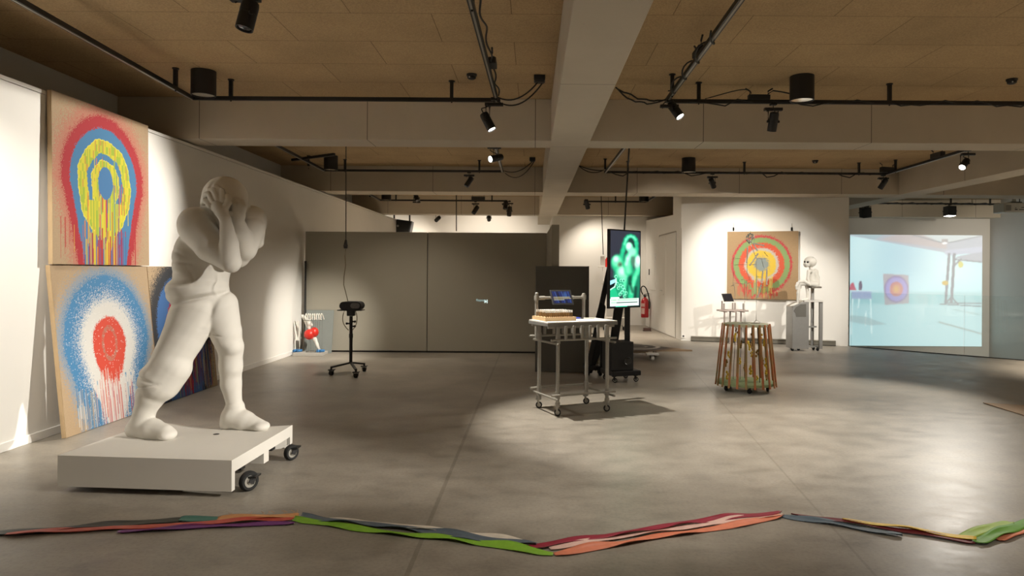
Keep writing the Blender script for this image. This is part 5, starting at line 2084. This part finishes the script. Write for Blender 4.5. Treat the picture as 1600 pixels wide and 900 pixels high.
# ================================================================ fire extinguisher
e0, e1 = dw(1008, 496), dw(1008, 466)
ey = 18.75
ec = Vector((P(1007.5, 480, ey).x, ey, 0))
zb_, zt_ = P(1007.5, 496, ey).z, P(1007.5, 465.5, ey).z
t = thing('fire_extinguisher', 'red fire extinguisher hung on the wall corner right of the portrait screen', 'fire extinguisher', (ec.x, ey, zb_))
r = .105
ext = obj('cylinder', MB().lathe([(r * .9, 0), (r, .02), (r, zt_ - zb_ - .09), (r * .75, zt_ - zb_ - .03), (r * .35, zt_ - zb_), (r * .3, zt_ - zb_ + .03)], (ec.x, ey, zb_), n=28), paint('extinguisher red', (.42, .02, .025), .35), t, smooth=True)
obj('valve', MB().cone((ec.x, ey, zt_ + .02), (ec.x, ey, zt_ + .08), .035, n=14).bar((ec.x - .03, ey, zt_ + .09), (ec.x + .12, ey - .02, zt_ + .12), .03, .018).bar((ec.x - .02, ey, zt_ + .07), (ec.x + .11, ey - .02, zt_ + .06), .03, .018), black_plastic, t, bevel=.003)
obj('hose', MB().tube(bez((ec.x - .03, ey - .02, zt_ + .06), (ec.x - .22, ey - .03, zt_ + .28), (ec.x - .02, ey - .03, zt_ + .46), (ec.x + .06, ey - .03, zt_ + .18), 14) + bez((ec.x + .06, ey - .03, zt_ + .18), (ec.x + .12, ey - .03, zt_ + .02), (ec.x + .12, ey - .05, zt_ - .1), (ec.x + .115, ey - .05, zt_ - .3), 10)[1:], .016, 8), black_rubber, t, smooth=True)
lab = MB()
for zz, hh in ((.30, .09), (.10, .16)):
    n0 = 10
    for i in range(n0):
        a0, a1 = PI * 1.05 + i * .12, PI * 1.05 + (i + 1) * .12
        pts = [Vector((ec.x + math.cos(a) * (r + .0012), ey + math.sin(a) * (r + .0012), zb_ + z)) for a, z in ((a0, zz), (a1, zz), (a1, zz + hh), (a0, zz + hh))]
        lab._add(pts, [(0, 1, 2, 3)])
obj('label_sticker', lab, paint('sticker', (.62, .40, .36), .5, var=.5, scale=40), t)
obj('wall_bracket', MB().bar((ec.x, ey + .02, zb_ + .35), (ec.x + .18, ey + .02, zb_ + .35), .03, .16), galv, t)
p = G(1011.5, 517.5)
t = thing('door_wedge', 'small dark brown box on the floor before the back wall', 'box', p)
obj('block', MB().cbox((p.x, p.y + .05, .04), (.19, .10, .08)), paint('dark brown wood', (.06, .025, .015), .5), t, bevel=.006)
obj('base_lip', MB().cbox((p.x, p.y + .05, .004), (.21, .12, .008)), black_rubber, t)

# ================================================================ round target painted on a low wheeled board
bA, bB, bC, bD = Vector((2.77, 11.95, 0)), Vector((1.75, 13.15, 0)), Vector((.55, 13.2, 0)), Vector((.80, 11.72, 0))
t = thing('wheeled_board', 'low wooden board on white casters painted with dark rings, behind the loudspeaker', 'board', (1.6, 12.4, 0))
m, nt, b = new_mat('ringed board paint')
tc = nd(nt, 'ShaderNodeTexCoord')
ln = nd(nt, 'ShaderNodeVectorMath', operation='LENGTH')
mp = nd(nt, 'ShaderNodeMapping')
mp.inputs['Location'].default_value = (-.25, -.05, -.155)
nt.links.new(tc.outputs['Object'], mp.inputs['Vector'])
nt.links.new(mp.outputs[0], ln.inputs[0])
ad = nd(nt, 'ShaderNodeMath', operation='MULTIPLY_ADD')
nt.links.new(noise(nt, 14, 4), ad.inputs[0])
ad.inputs[1].default_value = .06
nt.links.new(ln.outputs['Value'], ad.inputs[2])
rp = ramp(nt, ad.outputs[0], [(0, (.05, .045, .04)), (.19, (.05, .045, .04)), (.225, (.30, .28, .26)), (.27, (.06, .055, .05)), (.38, (.07, .06, .06)), (.415, (.50, .48, .45)), (.455, (.50, .48, .45)), (.49, (.07, .06, .06)), (.60, (.08, .065, .055)), (.70, (.24, .16, .10)), (.80, (.40, .28, .175)), (1, (.40, .28, .175))])
nt.links.new(rp, b.inputs['Base Color'])
b.inputs['Roughness'].default_value = .7
bz0, bz1 = .130, .155
obj('panel', MB().prism([bD, bA, bB, bC], bz0, bz1), m, t)
obj('batten', MB().prism([bD + Vector((.1, .1, 0)), bD + Vector((1.2, .22, 0)), bD + Vector((1.2, .28, 0)), bD + Vector((.1, .16, 0))], .10, bz0), wood, t)
wh = paint('white caster plastic', (.66, .64, .60), .5)
g_ = G(1020, 564)
for i, c in enumerate((Vector((g_.x, g_.y + .06, 0)), Vector((2.2, 12.42, 0)), Vector((.95, 12.9, 0)), Vector((1.6, 12.95, 0)))):
    obj('caster_block', MB().cbox((c.x, c.y, .113), (.21, .13, .034)), wh, t, bevel=.006)
    caster(t, c, .042, .05, .098, (1, .15, 0), wheel_m=wh, hub_m=wh, fork_m=black_metal)

# ================================================================ barrel cage of slats
cg = G(1165, 602)
CX, CY = P(1165, 602, 8.78).x, 8.78
t = thing('barrel_cage', 'barrel shaped cage of rust and green slats on small casters', 'cage', (CX, CY, 0))
green_m = paint('flaking green paint', (.26, .34, .17), .7, var=.35, scale=9)
m, nt, b = new_mat('rust and green slat paint')
f = noise(nt, 2.4, 5, .65, stretch=(1, 1, 1.0))
nt.links.new(ramp(nt, f, [(.32, (.24, .23, .10)), (.46, (.36, .19, .07)), (.56, (.46, .13, .05)), (.66, (.36, .24, .10)), (.76, (.25, .22, .11))]), b.inputs['Base Color'])
b.inputs['Roughness'].default_value = .6
slat_m = m
zb, ztp = .085, .825
rb, rt2 = .362, .278
obj('bottom_disc', MB().lathe([(rb, 0), (rb, .03), (rb - .005, .034), (.02, .034)], (CX, CY, zb), n=48), green_m, t, smooth=True)
obj('top_disc', MB().lathe([(rt2, 0), (rt2, .028), (rt2 - .005, .032), (.02, .032)], (CX, CY, ztp), n=48), paint('pale green lid', (.46, .47, .33), .65, var=.2), t, smooth=True)
nS = 22
for i in range(nS):
    a = 2 * PI * (i + .5) / nS
    d = Vector((math.cos(a), math.sin(a), 0))
    tn_ = Vector((-d.y, d.x, 0))
    p0 = Vector((CX, CY, zb - .02)) + d * (rb + .008)
    p1 = Vector((CX, CY, ztp + .030)) + d * (rt2 + .008)
    mb = MB()
    hw, th = .0135, .016
    mb.hexa([p0 - tn_ * hw, p0 + tn_ * hw, p0 + tn_ * hw + d * th, p0 - tn_ * hw + d * th, p1 - tn_ * hw * .85, p1 + tn_ * hw * .85, p1 + tn_ * hw * .85 + d * th, p1 - tn_ * hw * .85 + d * th])
    obj('cage_bar', mb, slat_m, t, bevel=.002)
for i in range(5):
    a = 2 * PI * (i + .65) / 5
    caster(t, (CX + .27 * math.cos(a), CY + .27 * math.sin(a), 0), .030, .028, .084, (math.cos(a), math.sin(a), 0), hub_m=black_plastic)
gold_m = paint('yellow gilt lump', (.72, .50, .05), .35, .15, var=.25, scale=25)
ochre_m = paint('ochre lump', (.34, .20, .05), .5, var=.3, scale=25)
gg = random.Random(12)
for (x, y, dy, big, mm) in ((1149, 527, -.12, 1, gold_m), (1151, 518, .2, .8, ochre_m), (1159, 538, .1, 1, ochre_m), (1170, 540, .0, 1.1, gold_m), (1174, 540, .12, .9, ochre_m), (1176, 519, .2, .8, ochre_m), (1189, 527, -.05, .8, gold_m), (1195, 535, -.1, .9, gold_m), (1183, 552, .05, .9, ochre_m), (1174, 553, -.1, .7, gold_m),
                          (1139, 554, -.1, .8, gold_m), (1156, 564, -.05, .8, gold_m), (1163, 573, .0, 1, ochre_m), (1173, 578, .05, 1.1, gold_m), (1135, 567, .0, .9, ochre_m), (1136, 586, -.05, 1, gold_m), (1197, 566, -.1, 1, gold_m), (1198, 578, -.05, 1.1, gold_m), (1192, 564, .08, .9, ochre_m), (1183, 592, .05, .8, gold_m), (1198, 588, .0, .9, ochre_m)):
    c = P(x, y, CY + dy)
    dv = Vector((c.x - CX, c.y - CY, 0))
    lim = rb - (rb - rt2) * (c.z - zb) / (ztp - zb) - .045
    if dv.length > lim:
        dv *= lim / dv.length
        c.x, c.y = CX + dv.x, CY + dv.y
    mb = MB()
    for k in range(4):
        mb.ball(c + Vector((gg.uniform(-.012, .012), gg.uniform(-.012, .012), (k - 1.5) * .026 * big)), (.017 * big * gg.uniform(.7, 1.1), .015 * big, .020 * big), 10, 7)
    o = obj('yellow_lump', mb, mm, t, smooth='all')
mb = MB()
for i in range(6):
    a = gg.uniform(0, 2 * PI)
    rr_ = gg.uniform(.1, .22)
    mb.cone((CX + rr_ * math.cos(a), CY + rr_ * math.sin(a), zb + .03), (CX + rr_ * .8 * math.cos(a), CY + rr_ * .8 * math.sin(a), ztp + .002), .003, n=6)
obj('hanging_wire', mb, black_metal, t)

# ---- thin wire figure on the lid
LZ = ztp + .032
wire = paint('bare steel wire', (.50, .48, .44), .4, .3)
t = thing('wire_figure', 'spindly standing figure of bent wire on top of the barrel cage', 'sculpture', (CX, CY, LZ))


def wq(x, y, dy=0.0):
    return P(x, y, CY + dy)


mb = MB()
p0 = wq(1181.5, 506)
p0.z = LZ
for dx, dy in ((-.06, -.05), (.06, -.05), (0, .07)):
    mb.tube(bez(p0 + Vector((dx, dy, .003)), p0 + Vector((dx * .6, dy * .6, .03)), p0 + Vector((0, 0, .03)), p0 + Vector((0, 0, .06)), 6), .003, 5)
mb.torus(p0 + Vector((0, 0, .005)), (0, 0, 1), .055, .004, 20, 6)
mb.tube([p0 + Vector((0, 0, .03)), wq(1182, 470), wq(1182, 428)], .0042, 6)
p1 = wq(1163, 506, -.02)
p1.z = LZ
mb.torus(p1 + Vector((0, 0, .005)), (0, 0, 1), .07, .003, 20, 6)
mb.tube([p1, wq(1161, 478, -.02), wq(1164, 470, -.02)], .004, 6)
mb.tube([p1 + Vector((.015, 0, 0)), wq(1163, 475, -.02)], .0035, 6)
mb.tube([p1 - Vector((.07, 0, -.005)), p1 + Vector((.14, 0, .005))], .003, 6)
obj('stand_wire', mb, wire, t, smooth=True)
mb = MB()
for pts in (((1145, 447), (1146, 425), (1146, 402)), ((1142, 447), (1146, 446)), ((1148, 404), (1158, 404)), ((1148, 414), (1182, 413)), ((1146, 442), (1163, 444), (1175, 441)), ((1147, 443), (1149, 466)), ((1158, 437), (1172, 437)), ((1164, 438), (1164, 468)), ((1167, 438), (1166, 468)),
            ((1182, 432), (1192, 433)), ((1182, 448), (1198, 448)), ((1194, 394), (1199, 400)), ((1182, 404), (1196, 404)), ((1190, 404), (1193, 418)), ((1168, 396), (1167, 425), (1172, 437)), ((1198, 418), (1198, 446))):
    mb.tube([wq(x, y, .05 * math.sin(x * 3 + y)) for x, y in pts], .003, 5)
obj('frame_wire', mb, wire, t, smooth=True)
mb = MB()
for a, b_ in (((1177.5, 380.5), (1193, 383.5)), ((1168, 388), (1167, 410)), ((1184, 397), (1172, 414)), ((1198, 421), (1198, 444)), ((1183, 391), (1178, 382)), ((1192, 425), (1190, 442)), ((1189, 446), (1184, 464)), ((1182, 404), (1190, 404))):
    A_, B_ = wq(*a, -.04), wq(*b_, -.04)
    mb.cone(A_, B_, .0095, .0075, 8)
    mb.ball(A_, .012).ball(B_, .011)
    obj('white_bone', mb, bone, t, smooth=True)
    mb = MB()
mb = MB()
gg = random.Random(3)
hc = wq(1172, 372.5)
for i in range(26):
    a, zz = gg.uniform(0, 2 * PI), gg.uniform(-1, 1)
    rr_ = math.sqrt(1 - zz * zz)
    mb.ball(hc + Vector((math.cos(a) * rr_ * .045, math.sin(a) * rr_ * .04, zz * .062)), gg.uniform(.007, .013), 8, 6)
for k in range(4):
    a = k * PI / 4
    mb.torus(hc, (math.cos(a), math.sin(a), .2), .055, .0025, 20, 5)
mb.tube([hc + Vector((0, 0, .06)), hc + Vector((.002, 0, .10))], .006, 6)
mb.tube([hc - Vector((0, 0, .06)), wq(1174, 385), wq(1182, 404), wq(1182, 428)], .0035, 6)
obj('head', mb, paint('pale silver beads', (.62, .60, .56), .3, .35), t, smooth=True)

# ================================================================ small tube table with a dark tablet behind the cage
HY = 14.4
pk = paint('pinkish aluminium', (.36, .30, .27), .45, .3)
t = thing('small_tube_table', 'narrow tube side table behind the barrel cage', 'table', (P(1145, 485, HY).x, HY, 0))
zt = P(1145, 485, HY).z
xa, xb = P(1122, 485, HY).x, P(1167, 485, HY).x
for y in (HY - .1, HY + .12):
    obj('rail', MB().cone((xa, y, zt), (xb, y, zt), .018, n=10), pk, t, smooth=True)
for x in (1131, 1144, 1158):
    xx = P(x, 485, HY).x
    obj('rail', MB().cone((xx, HY - .2, zt - .02), (xx, HY + .2, zt - .02), .018, n=10), pk, t, smooth=True)
obj('tabletop', MB().box((P(1135, 485, HY).x, HY - .09, zt - .002), (P(1152, 485, HY).x, HY + .11, zt + .02)), pk, t, bevel=.003)
for x, dy in ((1130, -.1), (1143.5, .12), (1148, -.1), (1160.5, .12)):
    xx = P(x, 485, HY).x
    o = obj('leg', MB().cone((xx, HY + dy, .0), (xx, HY + dy, zt + .02), .017, n=10).cone((xx, HY + dy, 0), (xx, HY + dy, .03), .03, n=10), pk, t, smooth=True)
mb = MB()
for x, y0, y1 in ((1127, 470, 485), (1130, 474, 486), (1143.5, 473, 485), (1147, 473, 485), (1160, 474, 485)):
    a, b_ = P(x, y0, HY), P(x, y1, HY)
    obj('upright', MB().cone((a.x, HY - .06, a.z), (b_.x, HY - .06, b_.z), .016, n=10), pk, t, smooth=True)
tablet('dark tablet tilted on the narrow side table behind the barrel cage', P(1137, 465, HY - .06), .262, .185, (math.cos(.45), math.sin(.45), 0), .5)

# ================================================================ seated skeleton figure on its steel cabinet
KY = 13.35
kf = FPX / KY


def kq(x, y, dy=0.0):
    return P(x, y, KY + dy)


steel = paint('brushed steel sheet', (.36, .36, .35), .4, .55, var=.08, scale=20)
steel_d = paint('dark steel recess', (.15, .145, .13), .5, .3)
t = thing('steel_cabinet', 'grey sheet steel cabinet with tube posts on casters under the seated figure', 'cabinet', (kq(1258, 548).x, KY, 0))
x0, x1 = kq(1234, 500).x, kq(1259.5, 500).x
zt = kq(1240, 478).z
zb0 = kq(1240, 544).z
obj('body', MB().slab([Vector((x0, KY - .14, zb0)), Vector((x1, KY - .14, zb0)), Vector((x1, KY - .14, kq(1259, 470.5, -.14).z)), Vector((kq(1250, 470, -.14).x, KY - .14, kq(1250, 473, -.14).z)), Vector((x0, KY - .14, kq(1234, 479, -.14).z))], (0, 1, 0), .34), steel, t, bevel=.004)
obj('recess', MB().slab([kq(1240, 486, -.142), kq(1243.5, 480, -.142), kq(1251, 475.5, -.142), kq(1259.5, 475, -.142), kq(1259.5, 495, -.142), kq(1244, 495, -.142), kq(1243, 490, -.142)], (0, -1, 0), .002), steel_d, t)
mb = MB()
xp = [kq(x, 500).x for x in (1272, 1279)]
post_t = kq(1275, 449).z
mb.bar((xp[0], KY + .1, zb0), (xp[0], KY + .1, post_t), .045, .045, up=(0, 1, 0))
mb.bar((xp[1], KY - .10, zb0), (xp[1], KY - .10, kq(1279, 470).z), .065, .045, up=(0, 1, 0))
mb.bar((xp[1] - .05, KY + .16, zb0), (xp[1] - .05, KY + .16, post_t), .04, .04, up=(0, 1, 0))
obj('post', mb, steel, t, bevel=.004)
mb = MB()
for yy, xa_, xb_ in ((510.5, 1260, 1275), (541.5, 1260, 1280)):
    a, b_ = kq(xa_, yy), kq(xb_, yy)
    mb.bar((a.x, KY, a.z), (b_.x, KY, b_.z), .06, .03)
obj('crossbar', mb, steel, t)
a, b_ = kq(1252, 470.5), kq(1281.5, 469.5)
obj('foot_shelf', MB().box((a.x, KY - .15, a.z - .012), (b_.x, KY + .18, a.z + .022)), top_m, t, bevel=.004)
a, b_ = kq(1264, 449), kq(1280, 449)
obj('seat', MB().box((a.x, KY - .12, a.z - .012), (b_.x, KY + .2, a.z + .02)), paint('dark seat board', (.16, .14, .11), .6), t, bevel=.004)
for x, dy in ((1238, -.1), (1247.5, -.02), (1271, .1), (1277.5, -.08)):
    c = kq(x, 548, dy)
    caster(t, (c.x, KY + dy, 0), .034, .026, zb0 + .002, (1, .3, 0), hub_m=black_plastic)

S4 = Sculpt(kq(1238, 482, -.35), kq(1286, 396, .30), .007)


def A4(x, y, d=0.0):
    return np.array(kq(x, y, d))


px_ = 1.10 / kf
# large smooth skull, small chin, thin neck
S4.lump(A4(1266, 409, .0), (8.6 * px_, 8.4 * px_, 7.6 * px_), .02)
S4.lump(A4(1260.5, 412.5, -.02), (4.6 * px_, 5.2 * px_, 4.6 * px_), .015)
S4.lump(A4(1259.5, 415, -.02), (2.8 * px_, 3.6 * px_, 2.4 * px_), .012)
S4.lump(A4(1257.6, 411.2, -.03), (1.4 * px_, 1.2 * px_, 1.6 * px_), .008)
S4.lump(A4(1256.9, 409.3, -.055), (1.6 * px_, 2.0 * px_, 1.6 * px_), .01, cut=True)
S4.lump(A4(1262.0, 409.6, -.095), (1.9 * px_, 2.0 * px_, 1.7 * px_), .01, cut=True)
S4.chain([A4(1266.5, 416), A4(1266.5, 423)], [2.2 * px_, 2.0 * px_], .015)
# narrow trunk
S4.chain([A4(1265.5, 424, -.09), A4(1273, 424, .09)], [2.6 * px_, 2.6 * px_], .02)
S4.chain([A4(1268, 427), A4(1269, 436), A4(1272, 445)], [5.2 * px_, 4.4 * px_, 5.4 * px_], .03)
S4.chain([A4(1274, 423, .02), A4(1277, 434, .04), A4(1277, 446, .03)], [2.6 * px_, 3.0 * px_, 3.2 * px_], .02)
# near arm down to the thigh, hands hanging over the knee
S4.chain([A4(1263.5, 424, -.11), A4(1262, 436, -.13), A4(1266, 445, -.15)], [2.4 * px_, 1.9 * px_, 1.9 * px_], .012)
S4.chain([A4(1266, 445, -.15), A4(1256, 439.5, -.16), A4(1248, 440.5, -.16)], [2.0 * px_, 1.8 * px_, 1.6 * px_], .012)
S4.chain([A4(1276, 424, .10), A4(1277, 438, .12)], [2.6 * px_, 2.2 * px_], .012)
S4.chain([A4(1277, 438, .12), A4(1264, 440, .0), A4(1250, 439, -.02)], [2.0 * px_, 1.8 * px_, 1.6 * px_], .012)
for dx in (-1.4, -.5, .5, 1.4):
    S4.chain([A4(1246.5 + dx, 441.5, -.17), A4(1244.6 + dx, 447, -.18), A4(1245 + dx, 452, -.17)], [.8 * px_, .75 * px_, .6 * px_], .004)
    S4.chain([A4(1252 + dx, 440, -.06), A4(1250 + dx, 446, -.08), A4(1250.5 + dx, 450, -.07)], [.8 * px_, .75 * px_, .6 * px_], .004)
# legs: thighs forward, shins down to the shelf
S4.chain([A4(1274, 444.5, -.08), A4(1262, 443, -.11), A4(1250, 443.5, -.13)], [4.6 * px_, 3.0 * px_, 2.8 * px_], .02)
S4.chain([A4(1249, 444, -.13), A4(1246.8, 458, -.13), A4(1246, 472, -.13)], [2.6 * px_, 2.0 * px_, 1.6 * px_], .012)
S4.chain([A4(1246, 474, -.12), A4(1240, 476.5, -.15), A4(1235, 478, -.18)], [1.9 * px_, 1.7 * px_, 1.1 * px_], .01)
S4.chain([A4(1274, 444.5, .08), A4(1264, 444, .03), A4(1260.5, 446, .0)], [4.2 * px_, 3.0 * px_, 2.6 * px_], .02)
S4.chain([A4(1260.5, 446, .0), A4(1262, 458, .0), A4(1261.5, 467, .0)], [2.5 * px_, 2.0 * px_, 1.5 * px_], .012)
S4.chain([A4(1261.5, 467, .0), A4(1257, 468.4, -.03), A4(1253.5, 469, -.05)], [1.8 * px_, 1.5 * px_, 1.0 * px_], .01)
V, F = S4.mesh()
t = thing('seated_figure', 'white skeleton-like seated figure with a big bald head on the steel cabinet', 'sculpture', kq(1272, 447))
raw('figure', V, F, bone, t)
obj('eye', MB().ball(kq(1262.0, 409.6, -.076), (1.5 * px_, 1.2 * px_, 1.5 * px_)), black_plastic, t, smooth='all')
obj('eye', MB().ball(kq(1257.2, 409.2, -.045), (1.2 * px_, 1.2 * px_, 1.4 * px_)), black_plastic, t, smooth='all')

# ================================================================ strips of painted canvas on the floor
def strip(label, pts, w, col, seed, lift=.018, z0=.003, frayed=False, freq=1.0, side=0):
    """one wavy strip along pixel points on the floor"""
    gg = random.Random(seed)
    P3 = [G(x, y) for x, y in pts]
    seg = [0]
    for a, b_ in zip(P3[:-1], P3[1:]):
        seg.append(seg[-1] + (b_ - a).length)
    n = max(24, int(seg[-1] / .02))
    prof = 6
    ph = [gg.uniform(0, 6.28) for _ in range(6)]
    V, F = [], []
    th = .0025

    def at(s):
        for i in range(len(seg) - 1):
            if s <= seg[i + 1] or i == len(seg) - 2:
                k = (s - seg[i]) / max(1e-6, seg[i + 1] - seg[i])
                return P3[i].lerp(P3[i + 1], min(1, max(0, k))), (P3[i + 1] - P3[i]).normalized()
    for i in range(n + 1):
        s = seg[-1] * i / n
        c, d = at(s)
        nn = Vector((-d.y, d.x, 0))
        env = min(1, 8 * i / n, 8 * (n - i) / n)
        k = freq
        wav = .5 + .5 * math.sin(s * 9 * k + ph[0]) * math.sin(s * 4.1 * k + ph[1])
        wav2 = .5 + .5 * math.sin(s * 11 * k + ph[2]) * math.sin(s * 5.3 * k + ph[3])
        wob = .006 * math.sin(s * 7 + ph[4]) + .004 * math.sin(s * 17 + ph[5])
        rowt, rowb = [], []
        for j in range(prof):
            q = j / (prof - 1) - .5
            e1 = max(0, q * 2) ** 1.5
            e0 = max(0, -q * 2) ** 1.5
            z = z0 + lift * (wav ** 2 * e1 * .9 + wav2 ** 2 * e0 * .9 + .25 * wav * (1 - abs(q * 2)))
            ww = w * (1 + .12 * math.sin(s * 13 + ph[2]) * (1 if q > 0 else 0)) * (.25 + .75 * min(1, 14 * i / n + .4, 14 * (n - i) / n + .4))
            p = c + nn * (q * ww + wob + side)
            rowb.append(Vector((p.x, p.y, z)))
            rowt.append(Vector((p.x, p.y, z + th)))
        V.append(rowt + rowb[::-1])
    verts = [p for r in V for p in r]
    m2 = prof * 2
    for i in range(n):
        for j in range(m2):
            k = (j + 1) % m2
            F.append((i * m2 + j, i * m2 + k, (i + 1) * m2 + k, (i + 1) * m2 + j))
    mb = MB()._add(verts, F + [tuple(range(m2 - 1, -1, -1)), tuple(range(n * m2, n * m2 + m2))])
    if frayed:
        for i in range(10):
            s = gg.uniform(.1, 1) * seg[-1]
            c, d = at(s)
            nn = Vector((-d.y, d.x, 0))
            a = c + nn * (w * .5 + side) + Vector((0, 0, z0 + .004))
            mb.tube([a, a + nn * .02 + Vector((0, 0, .006)) + d * .01, a + nn * .035 + d * gg.uniform(-.02, .02) + Vector((0, 0, .012))], .0012, 4)
    m = bpy.data.materials.get('painted canvas %s' % (col,)) or paint('painted canvas %s' % (col,), lin(col), .5, var=.22, scale=18, bmp=.1)
    return tag(obj('canvas_strip', mb, m, smooth='all'), label, 'canvas strip', 'painted canvas strips on the floor')


strip('long black canvas strip at the far left of the floor line', [(-60, 838), (120, 826), (286, 813)], .075, (44, 44, 38), 1, .014, .003)
strip('coral red canvas strip between black and purple ones at left', [(10, 837), (200, 826.5), (459, 812.5)], .055, (196, 84, 68), 2, .015, .008)
strip('purple canvas strip at the left, nearest the viewer of its row', [(184, 832), (300, 826), (460, 818)], .050, (116, 52, 122), 3, .016, .004)
strip('short teal canvas strip behind the coral one at left', [(280, 814), (352, 812)], .07, (62, 116, 104), 4, .02, .003)
strip('frayed peach canvas strip behind the coral one, right of the teal', [(340, 813.5), (466, 808)], .07, (206, 148, 96), 5, .02, .005, True)
strip('bright green canvas strip running from the first bend to the lowest bend', [(459, 813.5), (560, 828), (700, 844), (865, 867)], .062, (128, 176, 52), 6, .026, .004)
strip('slate blue canvas strip lying behind the bright green one', [(470, 809), (640, 829), (838, 856)], .062, (86, 98, 108), 7, .030, .006)
strip('off-white canvas strip behind the slate blue one', [(512, 813), (640, 824), (836, 852)], .055, (206, 196, 180), 8, .02, .003)
strip('crimson canvas strip along the far side of the third row', [(828, 859), (1000, 832), (1219, 802.5)], .050, (140, 34, 54), 9, .030, .010)
strip('pale pink canvas strip between crimson and salmon ones', [(858, 858.5), (1000, 836.5), (1222, 804.8)], .055, (214, 178, 166), 10, .022, .006)
strip('salmon orange canvas strip along the near side of the third row', [(866, 868), (1000, 845.5), (1160, 820), (1222, 808)], .060, (214, 128, 98), 11, .026, .003)
strip('dark slate canvas strip right of the third bend', [(1222, 808), (1300, 820), (1410, 838.5)], .060, (82, 98, 110), 12, .02, .003)
strip('maroon canvas strip in the middle of the right row', [(1236, 806.5), (1380, 826), (1524, 851)], .048, (108, 32, 40), 13, .016, .007)
strip('yellow canvas strip behind the maroon one at right', [(1316, 815), (1420, 829.5), (1526, 846.5)], .052, (236, 198, 76), 14, .022, .011)
strip('light green canvas strip rising to the right from the last bend', [(1503, 843), (1540, 830), (1578, 817)], .075, (150, 180, 66), 15, .016, .004)
strip('darker green canvas strip at the right edge', [(1526, 851), (1570, 832), (1640, 806)], .075, (104, 158, 60), 16, .026, .008)
strip('salmon canvas strip at the lower right edge of the photo', [(1552, 843), (1580, 835), (1640, 818)], .085, (222, 136, 104), 17, .016, .004)

# cardboard sheet at the right edge
p = [G(1536, 630.5), G(1600, 650), G(1680, 674), G(1690, 640)]
tag(obj('cardboard_sheet', MB().prism([(q_.x, q_.y) for q_ in p], .004, .012), paint('brown cardboard', (.36, .265, .18), .85, var=.1), None), 'thin brown cardboard sheet lying on the floor at the right edge of the photo', 'cardboard')
